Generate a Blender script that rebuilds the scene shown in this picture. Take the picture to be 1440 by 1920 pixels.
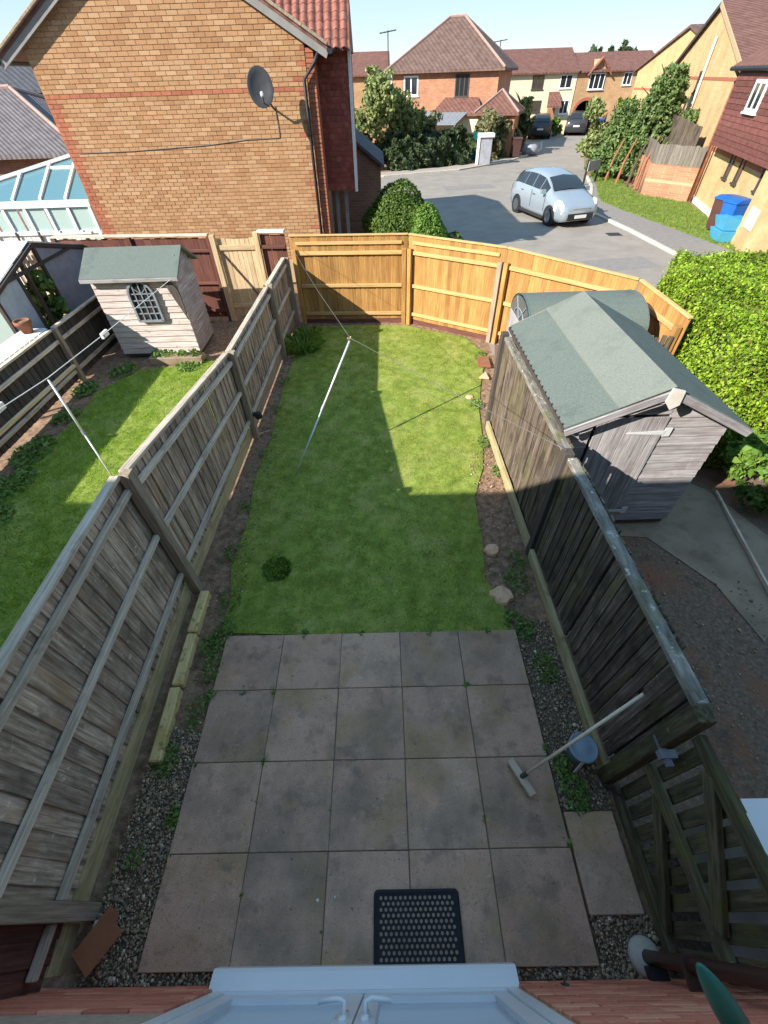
import bpy, bmesh, math, random
import numpy as np
from mathutils import Matrix, Vector
random.seed(7); RNG = np.random.default_rng(7)
for o in list(bpy.data.objects): bpy.data.objects.remove(o)
SC = bpy.context.scene; COL = SC.collection
R = math.radians

# ------------------------------------------------------------------ camera, sky, sun, exposure
PITCH, ROLL, YAW, FPX, CAMH = R(46.19), R(1.966), R(-0.7245), 779.9, 3.98
fw = Vector((math.sin(YAW)*math.cos(PITCH), math.cos(YAW)*math.cos(PITCH), -math.sin(PITCH)))
rt = Vector((math.cos(YAW), -math.sin(YAW), 0)); dn = fw.cross(rt)
r2 = rt*math.cos(ROLL)+dn*math.sin(ROLL); d2 = dn*math.cos(ROLL)-rt*math.sin(ROLL)
cd = bpy.data.cameras.new('camera'); cam = bpy.data.objects.new('camera', cd); COL.objects.link(cam)
cd.sensor_fit = 'HORIZONTAL'; cd.sensor_width = 36; cd.lens = 36*FPX/1440; cd.clip_start = .02; cd.clip_end = 2000
m = Matrix.Identity(4)
for i in range(3): m[i][0] = r2[i]; m[i][1] = -d2[i]; m[i][2] = -fw[i]
m[2][3] = CAMH; cam.matrix_world = m
SC.camera = cam

SUN = Vector((-1.42, -.90, 1.0)).normalized()          # direction towards the sun
el = math.asin(SUN.z); az = math.atan2(SUN.x, SUN.y)
w = bpy.data.worlds.new('World'); SC.world = w; w.use_nodes = True
nt = w.node_tree; bg = nt.nodes['Background']; sky = nt.nodes.new('ShaderNodeTexSky')
sky.sky_type = 'NISHITA'; sky.sun_disc = False; sky.sun_elevation = el; sky.sun_rotation = az
sky.air_density = 1.0; sky.dust_density = 0; sky.ozone_density = 9.0
gmn = nt.nodes.new('ShaderNodeGamma'); gmn.inputs[1].default_value = .2; nt.links.new(sky.outputs[0], gmn.inputs[0]); hsn = nt.nodes.new('ShaderNodeHueSaturation'); hsn.inputs['Saturation'].default_value = 2.1; nt.links.new(gmn.outputs[0], hsn.inputs['Color'])
nt.links.new(hsn.outputs[0], bg.inputs[0]); bg.inputs[1].default_value = .15
sd = bpy.data.lights.new('sun', 'SUN'); sd.energy = 2.0; sd.angle = R(.5); sd.color = (1, .94, .84)
so = bpy.data.objects.new('sun', sd); COL.objects.link(so)
so.rotation_euler = (-SUN).to_track_quat('-Z', 'Y').to_euler(); so.location = SUN*50
SC.view_settings.view_transform = 'Standard'; SC.view_settings.look = 'None'
SC.view_settings.gamma = 1; SC.view_settings.exposure = 2.35
SC.render.resolution_x = 768; SC.render.resolution_y = 1024

# ------------------------------------------------------------------ materials
def srgb(r, g, b):
    f = lambda c: (c/255/12.92) if c <= 10 else ((c/255+.055)/1.055)**2.4
    return (f(r), f(g), f(b), 1)
def rgba(c): return tuple(c) if len(c) == 4 else tuple(c)+(1,)
MATS = {}
def base(name):
    M = bpy.data.materials.new(name); M.use_nodes = True; n = M.node_tree
    return M, n, n.nodes['Principled BSDF']
def add(n, t, **kw):
    x = n.nodes.new(t)
    for k, v in kw.items():
        if k == 'i':
            for kk, vv in v.items(): x.inputs[kk].default_value = vv
        else: setattr(x, k, v)
    return x
def rnd_node(n):
    oi = add(n, 'ShaderNodeObjectInfo'); at = add(n, 'ShaderNodeAttribute', attribute_name='rnd')
    a = add(n, 'ShaderNodeMath', operation='ADD'); f = add(n, 'ShaderNodeMath', operation='FRACT')
    n.links.new(oi.outputs['Random'], a.inputs[0]); n.links.new(at.outputs['Fac'], a.inputs[1]); n.links.new(a.outputs[0], f.inputs[0])
    return f
def ramp(n, src, cols, lo=.3, hi=.7):
    r_ = add(n, 'ShaderNodeValToRGB'); e = r_.color_ramp.elements
    while len(e) < len(cols): e.new(.5)
    for k, c in enumerate(cols):
        e[k].position = lo+(hi-lo)*k/max(1, len(cols)-1); e[k].color = rgba(c)
    n.links.new(src, r_.inputs[0]); return r_
def mk(name, cols, scale=8, stretch=(1, 1, 1), rough=.85, bump=.25, bscale=None, rv=.15, stains=(), spec=.3, metal=0, rcols=None, lo=.3, hi=.7, joff=True):
    M, n, b = base(name); L = n.links
    tc = add(n, 'ShaderNodeTexCoord'); rn = rnd_node(n); vec = tc.outputs['Object']
    if joff:
        mu = add(n, 'ShaderNodeMath', operation='MULTIPLY', i={1: 37.0}); L.new(rn.outputs[0], mu.inputs[0])
        va = add(n, 'ShaderNodeVectorMath', operation='ADD'); L.new(vec, va.inputs[0]); L.new(mu.outputs[0], va.inputs[1]); vec = va.outputs[0]
    mp = add(n, 'ShaderNodeMapping', i={'Scale': stretch}); L.new(vec, mp.inputs[0])
    no = add(n, 'ShaderNodeTexNoise', i={'Scale': scale, 'Detail': 6.0, 'Roughness': .62}); L.new(mp.outputs[0], no.inputs[0])
    c = ramp(n, no.outputs['Fac'], cols, lo, hi).outputs[0]
    if rcols:
        rr = ramp(n, rn.outputs[0], rcols, 0, 1); mx = add(n, 'ShaderNodeMix', data_type='RGBA', i={0: .65}); L.new(c, mx.inputs[6]); L.new(rr.outputs[0], mx.inputs[7]); c = mx.outputs[2]
    for (sc, scl, l0, h0, amt) in stains:
        n2 = add(n, 'ShaderNodeTexNoise', i={'Scale': scl, 'Detail': 5.0, 'Roughness': .6}); L.new(vec, n2.inputs[0])
        r3 = ramp(n, n2.outputs['Fac'], [(0, 0, 0), (amt, amt, amt)], l0, h0)
        mx = add(n, 'ShaderNodeMix', data_type='RGBA'); L.new(r3.outputs[0], mx.inputs[0]); L.new(c, mx.inputs[6]); mx.inputs[7].default_value = rgba(sc); c = mx.outputs[2]
    hs = add(n, 'ShaderNodeHueSaturation'); mr = add(n, 'ShaderNodeMapRange', i={3: 1-rv, 4: 1+rv}); L.new(rn.outputs[0], mr.inputs[0]); L.new(mr.outputs[0], hs.inputs['Value']); L.new(c, hs.inputs['Color'])
    L.new(hs.outputs[0], b.inputs['Base Color'])
    b.inputs['Roughness'].default_value = rough; b.inputs['Metallic'].default_value = metal; b.inputs['Specular IOR Level'].default_value = spec
    if bump:
        n3 = add(n, 'ShaderNodeTexNoise', i={'Scale': bscale or scale*2, 'Detail': 5.0}); L.new(mp.outputs[0], n3.inputs[0])
        bp = add(n, 'ShaderNodeBump', i={'Strength': bump, 'Distance': .01}); L.new(n3.outputs['Fac'], bp.inputs['Height']); L.new(bp.outputs[0], b.inputs['Normal'])
    MATS[name] = M; return M
def mkleaf(name, cols, tr=.3, big=None):
    M, n, b = base(name); L = n.links; rn = rnd_node(n)
    c = ramp(n, rn.outputs[0], cols, 0, 1).outputs[0]
    if big:
        tc = add(n, 'ShaderNodeTexCoord'); no = add(n, 'ShaderNodeTexNoise', i={'Scale': big[1], 'Detail': 4.0}); L.new(tc.outputs['Object'], no.inputs[0])
        r3 = ramp(n, no.outputs['Fac'], [(0, 0, 0), (big[2],)*3], big[3], big[4]); mx = add(n, 'ShaderNodeMix', data_type='RGBA'); L.new(r3.outputs[0], mx.inputs[0]); L.new(c, mx.inputs[6]); mx.inputs[7].default_value = rgba(big[0]); c = mx.outputs[2]
    L.new(c, b.inputs['Base Color']); b.inputs['Roughness'].default_value = .55; b.inputs['Specular IOR Level'].default_value = .3
    t = add(n, 'ShaderNodeBsdfTranslucent'); L.new(c, t.inputs[0]); ms = add(n, 'ShaderNodeMixShader', i={0: tr})
    L.new(b.outputs[0], ms.inputs[1]); L.new(t.outputs[0], ms.inputs[2]); L.new(ms.outputs[0], n.nodes['Material Output'].inputs[0])
    MATS[name] = M; return M
def mkbrick(name, c1, c2, mortar, rough=.9, sw=.225, sh=.075, vary=None):
    M, n, b = base(name); L = n.links; tc = add(n, 'ShaderNodeTexCoord')
    # (x+y, z) so the courses run on walls of either direction
    sx = add(n, 'ShaderNodeSeparateXYZ'); L.new(tc.outputs['Object'], sx.inputs[0])
    a = add(n, 'ShaderNodeMath', operation='ADD'); L.new(sx.outputs[0], a.inputs[0]); L.new(sx.outputs[1], a.inputs[1])
    cb = add(n, 'ShaderNodeCombineXYZ'); L.new(a.outputs[0], cb.inputs[0]); L.new(sx.outputs[2], cb.inputs[1])
    br = add(n, 'ShaderNodeTexBrick', i={'Color1': rgba(c1), 'Color2': rgba(c2), 'Mortar': rgba(mortar), 'Scale': 1.0, 'Mortar Size': .006, 'Brick Width': sw, 'Row Height': sh, 'Bias': 0.0}); L.new(cb.outputs[0], br.inputs[0])
    no = add(n, 'ShaderNodeTexNoise', i={'Scale': 1.3, 'Detail': 5.0}); L.new(tc.outputs['Object'], no.inputs[0])
    mr = add(n, 'ShaderNodeMapRange', i={1: .3, 2: .7, 3: .82, 4: 1.15}); L.new(no.outputs['Fac'], mr.inputs[0])
    hs = add(n, 'ShaderNodeHueSaturation'); L.new(mr.outputs[0], hs.inputs['Value']); L.new(br.outputs[0], hs.inputs['Color']); L.new(hs.outputs[0], b.inputs['Base Color'])
    bp = add(n, 'ShaderNodeBump', i={'Strength': .5, 'Distance': .006}); bp.invert = True; L.new(br.outputs['Fac'], bp.inputs['Height']); L.new(bp.outputs[0], b.inputs['Normal'])
    b.inputs['Roughness'].default_value = rough; MATS[name] = M; return M
def mktile(name, cols, sw=.3, sh=.3, axis='x'):
    M = mk(name, cols, scale=3, rv=.05, bump=0, stains=[((.5, .48, .38), 9, .68, .8, .5)], joff=False); n = M.node_tree; L = n.links; b = n.nodes['Principled BSDF']
    tc = add(n, 'ShaderNodeTexCoord'); sx = add(n, 'ShaderNodeSeparateXYZ'); L.new(tc.outputs['Object'], sx.inputs[0])
    h = add(n, 'ShaderNodeMath', operation='FRACT'); mu = add(n, 'ShaderNodeMath', operation='MULTIPLY', i={1: 1/sh*1.9}); L.new(sx.outputs[2], mu.inputs[0]); L.new(mu.outputs[0], h.inputs[0])
    a = add(n, 'ShaderNodeMath', operation='ADD'); L.new(sx.outputs[0], a.inputs[0]); L.new(sx.outputs[1], a.inputs[1])
    mu2 = add(n, 'ShaderNodeMath', operation='MULTIPLY', i={1: 2*math.pi/sw}); L.new(a.outputs[0], mu2.inputs[0]); si = add(n, 'ShaderNodeMath', operation='SINE'); L.new(mu2.outputs[0], si.inputs[0])
    m3 = add(n, 'ShaderNodeMath', operation='MULTIPLY_ADD', i={1: .35}); L.new(si.outputs[0], m3.inputs[0]); L.new(h.outputs[0], m3.inputs[2])
    bp = add(n, 'ShaderNodeBump', i={'Strength': .9, 'Distance': .03}); bp.invert = True; L.new(m3.outputs[0], bp.inputs['Height']); L.new(bp.outputs[0], b.inputs['Normal']); return M

S = srgb
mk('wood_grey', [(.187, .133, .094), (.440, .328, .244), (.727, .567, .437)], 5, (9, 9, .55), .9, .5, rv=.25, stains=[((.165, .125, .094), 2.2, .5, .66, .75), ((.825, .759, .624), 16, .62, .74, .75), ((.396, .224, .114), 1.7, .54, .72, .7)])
mk('rail_grey', [(.33, .26, .195), (.58, .475, .365), (.75, .63, .5)], 5, (9, 9, .5), .9, .4, rv=.15, stains=[((.2, .155, .11), 6, .56, .74, .75)])
mk('rail_moss', [(.3, .235, .12), (.46, .37, .2), (.58, .48, .28)], 5, (8, 8, .6), .95, .4, rv=.15, stains=[((.24, .225, .06), 3, .52, .7, .6), ((.18, .13, .08), 5, .56, .7, .6)])
mk('wood_post', [(.19, .145, .1), (.32, .25, .18), (.45, .36, .27)], 5, (9, 9, .5), .9, .4, rv=.1)
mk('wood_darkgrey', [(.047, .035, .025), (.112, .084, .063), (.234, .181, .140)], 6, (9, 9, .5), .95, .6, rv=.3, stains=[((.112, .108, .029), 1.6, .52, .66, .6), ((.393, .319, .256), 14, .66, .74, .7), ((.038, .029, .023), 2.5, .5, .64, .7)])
mk('cap_lichen', [(.09, .08, .065), (.2, .185, .155), (.32, .3, .26)], 7, (3, 3, .8), .95, .6, rv=.15, stains=[((.5, .5, .46), 22, .6, .66, .9), ((.14, .15, .05), 5, .55, .7, .6)])
mk('wood_moss', [(.045, .037, .021), (.099, .084, .047), (.180, .151, .091)], 6, (7, 7, .6), .95, .5, rv=.25, stains=[((.117, .116, .028), 3, .5, .64, .7), ((.324, .286, .206), 14, .66, .72, .6)])
mk('wood_orange', [(.270, .130, .037), (.391, .205, .065), (.484, .288, .102)], 5, (9, 9, .5), .8, .3, rv=.22, stains=[((.288, .130, .033), 1.5, .5, .7, .6), ((.149, .065, .023), 13, .7, .74, .8)])
mk('rail_orange', [(.428, .251, .088), (.539, .344, .140), (.595, .400, .186)], 5, (9, 9, .5), .8, .2, rv=.1)
mk('wood_brown', [(.075, .03, .022), (.13, .05, .037), (.19, .08, .06)], 5, (9, 9, .5), .85, .3, rv=.2)
mk('wood_darkbrown', [(.04, .033, .03), (.07, .058, .052), (.11, .093, .085)], 5, (9, 9, .5), .9, .4, rv=.25, stains=[((.2, .19, .18), 9, .7, .78, .6)])
mk('wood_mid', [(.1, .085, .07), (.16, .14, .118), (.23, .2, .17)], 5, (9, 9, .5), .9, .4, rv=.2)
mk('wood_pale', [(.35, .24, .13), (.5, .37, .22), (.6, .47, .3)], 5, (9, 9, .5), .85, .3, rv=.15)
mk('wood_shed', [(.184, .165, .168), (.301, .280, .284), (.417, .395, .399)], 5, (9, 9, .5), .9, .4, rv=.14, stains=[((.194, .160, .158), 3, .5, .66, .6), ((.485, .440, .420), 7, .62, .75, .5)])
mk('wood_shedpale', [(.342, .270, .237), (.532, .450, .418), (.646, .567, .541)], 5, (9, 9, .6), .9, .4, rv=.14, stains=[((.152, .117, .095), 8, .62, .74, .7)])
mk('wood_timber', [(.56, .4, .16), (.76, .58, .26), (.82, .68, .35)], 7, (4, 4, .7), .95, .7, rv=.1, stains=[((.18, .13, .06), 11, .55, .66, .85), ((.46, .37, .12), 4, .55, .7, .5)])
mk('felt', [(.090, .112, .098), (.123, .149, .132), (.152, .180, .160)], 60, rough=.95, bump=.5, rv=.06, stains=[((.073, .090, .081), 3, .55, .72, .6), ((.146, .162, .140), 2, .55, .75, .5)])
mk('felt_pale', [(.140, .154, .132), (.174, .188, .160), (.202, .219, .188)], 60, rough=.95, bump=.5, rv=.06, stains=[((.112, .129, .112), 3, .5, .7, .6)])
mk('slab', [(.405, .258, .182), (.533, .346, .246), (.640, .424, .305)], 3.2, rough=.92, bump=.45, bscale=110, rv=.1, rcols=[(.490, .333, .242), (.564, .355, .250), (.618, .370, .259), (.533, .355, .246)],
   stains=[((.287, .204, .150), 2.3, .45, .66, .8), ((.383, .258, .118), 1.9, .5, .68, .7), ((.214, .156, .118), 6, .55, .68, .6), ((.788, .574, .454), 30, .64, .74, .6), ((.107, .083, .059), 26, .66, .72, .8), ((.703, .378, .263), 3.1, .56, .72, .5), ((.214, .153, .113), 75, .56, .68, .7)])
mk('joint', [(.1, .085, .055), (.2, .165, .115)], 20, rough=1, bump=.3)
mk('soil', [(.12, .075, .05), (.25, .155, .1), (.4, .26, .17)], 14, rough=1, bump=.9, bscale=40, rv=0, stains=[((.11, .12, .04), 3, .55, .68, .5), ((.45, .31, .21), 2.2, .6, .74, .6)], joff=False)
mk('drygarden', [(.102, .073, .052), (.174, .124, .090), (.264, .193, .142)], 30, rough=1, bump=.9, bscale=60, rv=0, stains=[((.240, .116, .070), 1.2, .5, .64, .8), ((.480, .374, .280), 45, .68, .73, .7), ((.072, .055, .040), 4, .55, .7, .6)], joff=False)
mk('lawnbase', [(.128, .180, .028), (.204, .270, .042), (.306, .370, .077)], 6, rough=1, bump=.8, bscale=120, rv=0, stains=[((.357, .360, .112), 1.7, .5, .66, .7), ((.102, .170, .021), 4, .52, .68, .6), ((.425, .430, .154), 30, .58, .7, .6), ((.255, .200, .084), 9, .64, .72, .6)], joff=False)
mk('tarmac', [(.230, .204, .179), (.271, .241, .210), (.306, .272, .239)], 1.2, rough=.95, bump=.12, bscale=150, rv=0, stains=[((.199, .178, .152), .35, .5, .7, .5), ((.334, .295, .258), 90, .6, .75, .4), ((.191, .171, .152), 14, .62, .75, .3)], joff=False)
mk('footway', [(.196, .180, .169), (.252, .233, .218)], 6, rough=.95, bump=.2, bscale=90, rv=0, stains=[((.294, .266, .243), 70, .6, .75, .5)], joff=False)
mk('pinkpave', [(.32, .27, .235), (.38, .33, .29)], 4, rough=.95, bump=.2, rv=0, joff=False)
mk('kerbstone', [(.432, .396, .336), (.540, .504, .432)], 7, rough=.95, bump=.3, rv=.1)
mk('concrete', [(.238, .176, .123), (.313, .235, .167), (.367, .279, .198)], 5, rough=.95, bump=.3, bscale=80, rv=0, stains=[((.151, .108, .075), 2.5, .5, .68, .75)], joff=False)
mk('brick_buff', [(.326, .173, .081), (.394, .221, .110), (.454, .272, .148)], 9, rough=.92, bump=.4, bscale=50, rv=.07, rcols=[(.342, .169, .081), (.394, .208, .100), (.429, .243, .124), (.394, .229, .119), (.471, .303, .176), (.377, .190, .095)], stains=[((.308, .165, .086), .8, .52, .7, .45)])
mk('brick_red', [(.3, .1, .055), (.4, .15, .085)], 9, rough=.92, bump=.4, rv=.15)
mk('brick_near', [(.48, .15, .09), (.64, .24, .15), (.72, .33, .22)], 6, rough=.9, bump=.5, bscale=45, rv=.14, rcols=[(.54, .16, .1), (.66, .24, .15), (.6, .2, .13), (.72, .34, .22)])
mk('mortar', [(.386, .276, .166), (.460, .340, .212)], 20, rough=1, bump=.4, rv=0)
mk('mortar_dark', [(.38, .3, .23), (.55, .45, .35)], 20, rough=1, bump=.4, rv=0)
mkbrick('brickwall_yellow', (.5, .34, .155), (.56, .39, .19), (.48, .36, .21))
mkbrick('brickwall_orange', (.36, .145, .08), (.43, .2, .115), (.37, .26, .17))
mkbrick('brickwall_buff', (.4, .22, .1), (.47, .28, .14), (.42, .32, .21))
mkbrick('brickwall_dark', (.22, .1, .065), (.28, .14, .09), (.26, .2, .15))
mk('render_cream', [(.68, .6, .4), (.74, .66, .46)], 3, rv=0, bump=.1)
mktile('tiles_brown', [(.09, .056, .047), (.13, .08, .066), (.165, .108, .088)])
mktile('tiles_red', [(.12, .054, .042), (.16, .075, .058), (.2, .1, .078)])
mktile('tiles_slate', [(.1, .085, .09), (.14, .12, .125), (.17, .15, .15)], .18, .2)
mktile('tiles_dark', [(.06, .06, .068), (.085, .085, .095)])
mk('tile_red', [(.2, .075, .052), (.27, .1, .073), (.33, .145, .105)], 6, rough=.8, bump=.2, rv=.2, stains=[((.5, .45, .35), 12, .68, .74, .6)])
mk('tile_hung', [(.2, .05, .035), (.27, .075, .055), (.32, .1, .075)], 6, rough=.75, bump=.2, rv=.2)
mk('tile_hung_dark', [(.1, .035, .03), (.15, .055, .045), (.19, .075, .06)], 6, rough=.75, bump=.2, rv=.2)
mk('hip_tile', [(.3, .2, .17), (.4, .28, .24)], 6, rough=.85, bump=.2, rv=.1)
mk('terracotta', [(.24, .1, .055), (.33, .14, .075)], 7, rough=.85, bump=.3, rv=.1)
mk('tile_brown', [(.27, .1, .05), (.36, .14, .07)], 7, rough=.8, bump=.3, rv=.05)
mk('white_upvc', [(.76, .78, .8), (.82, .83, .84)], 3, rough=.35, bump=0, rv=.02, spec=.5)
mk('white_paint', [(.68, .67, .64), (.76, .75, .72)], 5, rough=.6, bump=.05, rv=.04)
mk('pale_stone', [(.55, .5, .42), (.68, .64, .56)], 8, rough=.9, bump=.3, rv=.1)
mk('black_plastic', [(.018, .019, .021), (.03, .031, .034)], 9, rough=.55, bump=.1, rv=.05)
mk('rubber', [(.012, .013, .016), (.025, .026, .03)], 20, rough=.7, bump=.3, rv=.05)
mk('brown_plastic', [(.07, .032, .028), (.095, .045, .04)], 5, rough=.4, bump=.05, rv=.05, spec=.5)
mk('dark_timber', [(.05, .04, .036), (.085, .07, .06)], 5, (9, 9, .5), .8, .2, rv=.1)
mk('grey_metal', [(.2, .22, .25), (.3, .32, .35)], 5, rough=.5, bump=.05, rv=.05, metal=.3)
mk('dish_grey', [(.05, .05, .055), (.075, .075, .08)], 5, rough=.6, bump=.05, rv=.05)
mk('silver_pole', [(.6, .62, .62), (.72, .73, .72)], 6, rough=.35, bump=0, rv=.03, metal=.2)
mk('cord', [(.6, .6, .58), (.7, .7, .68)], 6, rough=.7, bump=0, rv=0)
mk('wire_dark', [(.1, .1, .1), (.16, .16, .15)], 6, rough=.7, bump=0, rv=0)
mk('handle_wood', [(.7, .6, .44), (.82, .72, .56)], 5, (8, 8, .5), .6, .1, rv=.05)
mk('brush_wood', [(.5, .39, .27), (.62, .5, .36)], 5, rough=.8, bump=.2, rv=.05)
mk('bristle', [(.16, .12, .08), (.25, .2, .14)], 60, rough=1, bump=.6, rv=.1)
mk('bucket_blue', [(.2, .27, .34), (.28, .35, .42)], 4, rough=.45, bump=.05, rv=.02)
mk('teal_plastic', [(.012, .13, .105), (.02, .19, .15)], 3, rough=.35, bump=.02, rv=.02, spec=.5)
mk('lead_flash', [(.2, .19, .18), (.27, .26, .25)], 4, rough=.7, bump=.1, rv=.05)
mk('gravel', [(.207, .150, .102), (.413, .311, .214), (.620, .479, .347)], 12, rough=.95, bump=.2, rv=.25, rcols=[(.082, .069, .051), (.275, .174, .102), (.152, .120, .087), (.551, .394, .224), (.179, .150, .112), (.331, .204, .112), (.123, .102, .071), (.722, .610, .449)])
mk('grit', [(.088, .071, .048), (.166, .131, .089), (.273, .210, .143)], 60, rough=1, bump=.9, rv=0, joff=False)
mk('paint_silver', [(.33, .385, .44), (.36, .415, .47)], 2, rough=.2, bump=0, rv=0, metal=.4, spec=.6)
mk('paint_dark', [(.03, .032, .037), (.04, .042, .048)], 2, rough=.25, bump=0, rv=0, spec=.6)
mk('paint_blue', [(.015, .1, .38), (.02, .13, .45)], 3, rough=.45, bump=.02, rv=.02)
mk('plastic_skyblue', [(.06, .3, .5), (.09, .36, .56)], 3, rough=.45, bump=.02, rv=.02)
mk('green_tarp', [(.01, .11, .085), (.02, .16, .12)], 5, rough=.7, bump=.2, rv=.1)
mk('bark', [(.06, .045, .033), (.13, .1, .075)], 9, (4, 4, .8), .95, .8, rv=.1)
mk('stump', [(.5, .28, .16), (.68, .42, .26), (.75, .5, .33)], 9, rough=.95, bump=.5, rv=.1)
mk('translucent_roof', [(.66, .7, .73), (.76, .79, .8)], 4, rough=.35, bump=.02, rv=.03)
mk('mesh_blue', [(.24, .25, .28), (.34, .35, .385)], 6, rough=.6, bump=.1, rv=.05)
mk('plastic_clear', [(.36, .4, .44), (.5, .53, .57)], 6, rough=.2, bump=.05, rv=.05)
def glassy(name, c, rough=.06):
    M, n, b = base(name); b.inputs['Base Color'].default_value = rgba(c); b.inputs['Roughness'].default_value = rough; b.inputs['Specular IOR Level'].default_value = .8
    MATS[name] = M
glassy('glass_dark', (.02, .025, .03)); glassy('glass_blue', (.02, .07, .1), .15); glassy('glass_sky', (.1, .21, .25), .12); glassy('glass_green', (.38, .48, .45), .15); glassy('glass_door', (.42, .5, .58), .08); glassy('lamp_glass', (.75, .77, .8), .1); glassy('chrome', (.5, .5, .5), .2)
MATS['chrome'].node_tree.nodes['Principled BSDF'].inputs['Metallic'].default_value = .9
mkleaf('leaf_hedge', [(.210, .143, .045), (.105, .198, .013), (.158, .275, .018), (.221, .363, .024), (.284, .429, .030), (.336, .495, .041), (.399, .550, .054), (.483, .627, .090)], .4, ((.116, .143, .023), 2.6, .7, .52, .66))
mkleaf('leaf_bush', [(.05, .095, .015), (.085, .145, .02), (.13, .19, .03)], .25)
mkleaf('leaf_bright', [(.1, .2, .03), (.15, .27, .04), (.2, .32, .06)], .3)
mkleaf('leaf_tree', [(.108, .155, .047), (.176, .230, .068), (.257, .297, .101), (.324, .338, .149)], .25)
mkleaf('leaf_olive', [(.120, .132, .060), (.192, .192, .084), (.264, .240, .120)], .25)
mkleaf('leaf_tuft', [(.13, .25, .035), (.18, .32, .045), (.24, .38, .06)], .5)
mkleaf('leaf_fern', [(.2, .36, .06), (.28, .46, .08), (.36, .54, .12)], .45)
mkleaf('leaf_conifer', [(.065, .111, .036), (.117, .182, .052), (.182, .247, .078)], .15)
mkleaf('leaf_dark', [(.03, .05, .022), (.055, .08, .032), (.085, .11, .045)], .15)
mkleaf('leaf_weed', [(.091, .169, .033), (.143, .247, .052), (.208, .312, .078)], .25)
mkleaf('grass', [(.168, .244, .021), (.246, .319, .032), (.347, .400, .045), (.483, .476, .098)], .45, ((.546, .466, .126), 5.5, .75, .48, .66))
mkleaf('grass_lush', [(.175, .301, .017), (.258, .401, .025), (.351, .512, .038)], .5, ((.432, .512, .070), 2.5, .5, .5, .72))
mkleaf('grass_verge', [(.12, .19, .035), (.18, .26, .045), (.25, .31, .08)], .35)
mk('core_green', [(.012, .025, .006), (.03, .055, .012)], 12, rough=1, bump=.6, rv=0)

# ------------------------------------------------------------------ object helpers
WM = {}
def meshdata(name, verts, faces, mat, smooth=False, rnd=None):
    me = bpy.data.meshes.new(name); me.from_pydata([tuple(v) for v in verts], [], [tuple(f) for f in faces])
    if mat: me.materials.append(MATS[mat])
    if smooth: me.shade_smooth()
    if rnd is not None: me.attributes.new('rnd', 'FLOAT', 'POINT').data.foreach_set('value', np.asarray(rnd, dtype=np.float32))
    me.update(); return me
XF = [Matrix.Identity(4)]
def link(name, data, parent=None, M=None):
    o = bpy.data.objects.new(name, data); COL.objects.link(o)
    W_ = XF[-1] @ (M if M is not None else Matrix.Identity(4)); WM[o.name] = W_
    if parent is not None:
        o.parent = parent; o.matrix_local = WM[parent.name].inverted() @ W_
        o.matrix_parent_inverse = Matrix.Identity(4)
    else: o.matrix_world = W_
    return o
def tag(o, label=None, cat=None, group=None, kind=None):
    if label: o['label'] = label
    if cat: o['category'] = cat
    if group: o['group'] = group
    if kind: o['kind'] = kind
    return o
def thing(name, label, cat, loc=(0, 0, 0), group=None):
    return tag(link(name, None, None, Matrix.Translation(loc)), label, cat, group)
def struct(name, data, M=None): return tag(link(name, data, None, M), kind='structure')
BOX = {}
def boxmesh(w_, d_, h_, mat, ch=0.0):
    k = (round(w_, 3), round(d_, 3), round(h_, 3), mat, ch)
    if k in BOX: return BOX[k]
    x, y, z = w_/2, d_/2, h_/2
    bm = bmesh.new(); bmesh.ops.create_cube(bm, size=1)
    for v in bm.verts: v.co = Vector((v.co.x*w_, v.co.y*d_, v.co.z*h_))
    if ch: bmesh.ops.bevel(bm, geom=bm.edges[:], offset=min(ch, w_*.3, d_*.3, h_*.3), segments=1, affect='EDGES')
    me = bpy.data.meshes.new('box'); bm.to_mesh(me); bm.free(); me.materials.append(MATS[mat]); BOX[k] = me
    return me
def frame(p0, p1, wdir):
    p0, p1 = Vector(p0), Vector(p1); z = (p1-p0).normalized(); x = Vector(wdir); x = (x-z*x.dot(z)).normalized(); y = z.cross(x); c = (p0+p1)/2
    return Matrix(((x.x, y.x, z.x, c.x), (x.y, y.y, z.y, c.y), (x.z, y.z, z.z, c.z), (0, 0, 0, 1)))
def plank(name, p0, p1, wd, th, wdir, mat, parent=None, ch=.004):
    L = (Vector(p1)-Vector(p0)).length
    return link(name, boxmesh(wd, th, L, mat, ch), parent, frame(p0, p1, wdir))
def box(name, lo, hi, mat, parent=None, ch=.004):
    lo, hi = Vector(lo), Vector(hi); s = hi-lo
    return link(name, boxmesh(s.x, s.y, s.z, mat, ch), parent, Matrix.Translation((lo+hi)/2))
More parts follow.
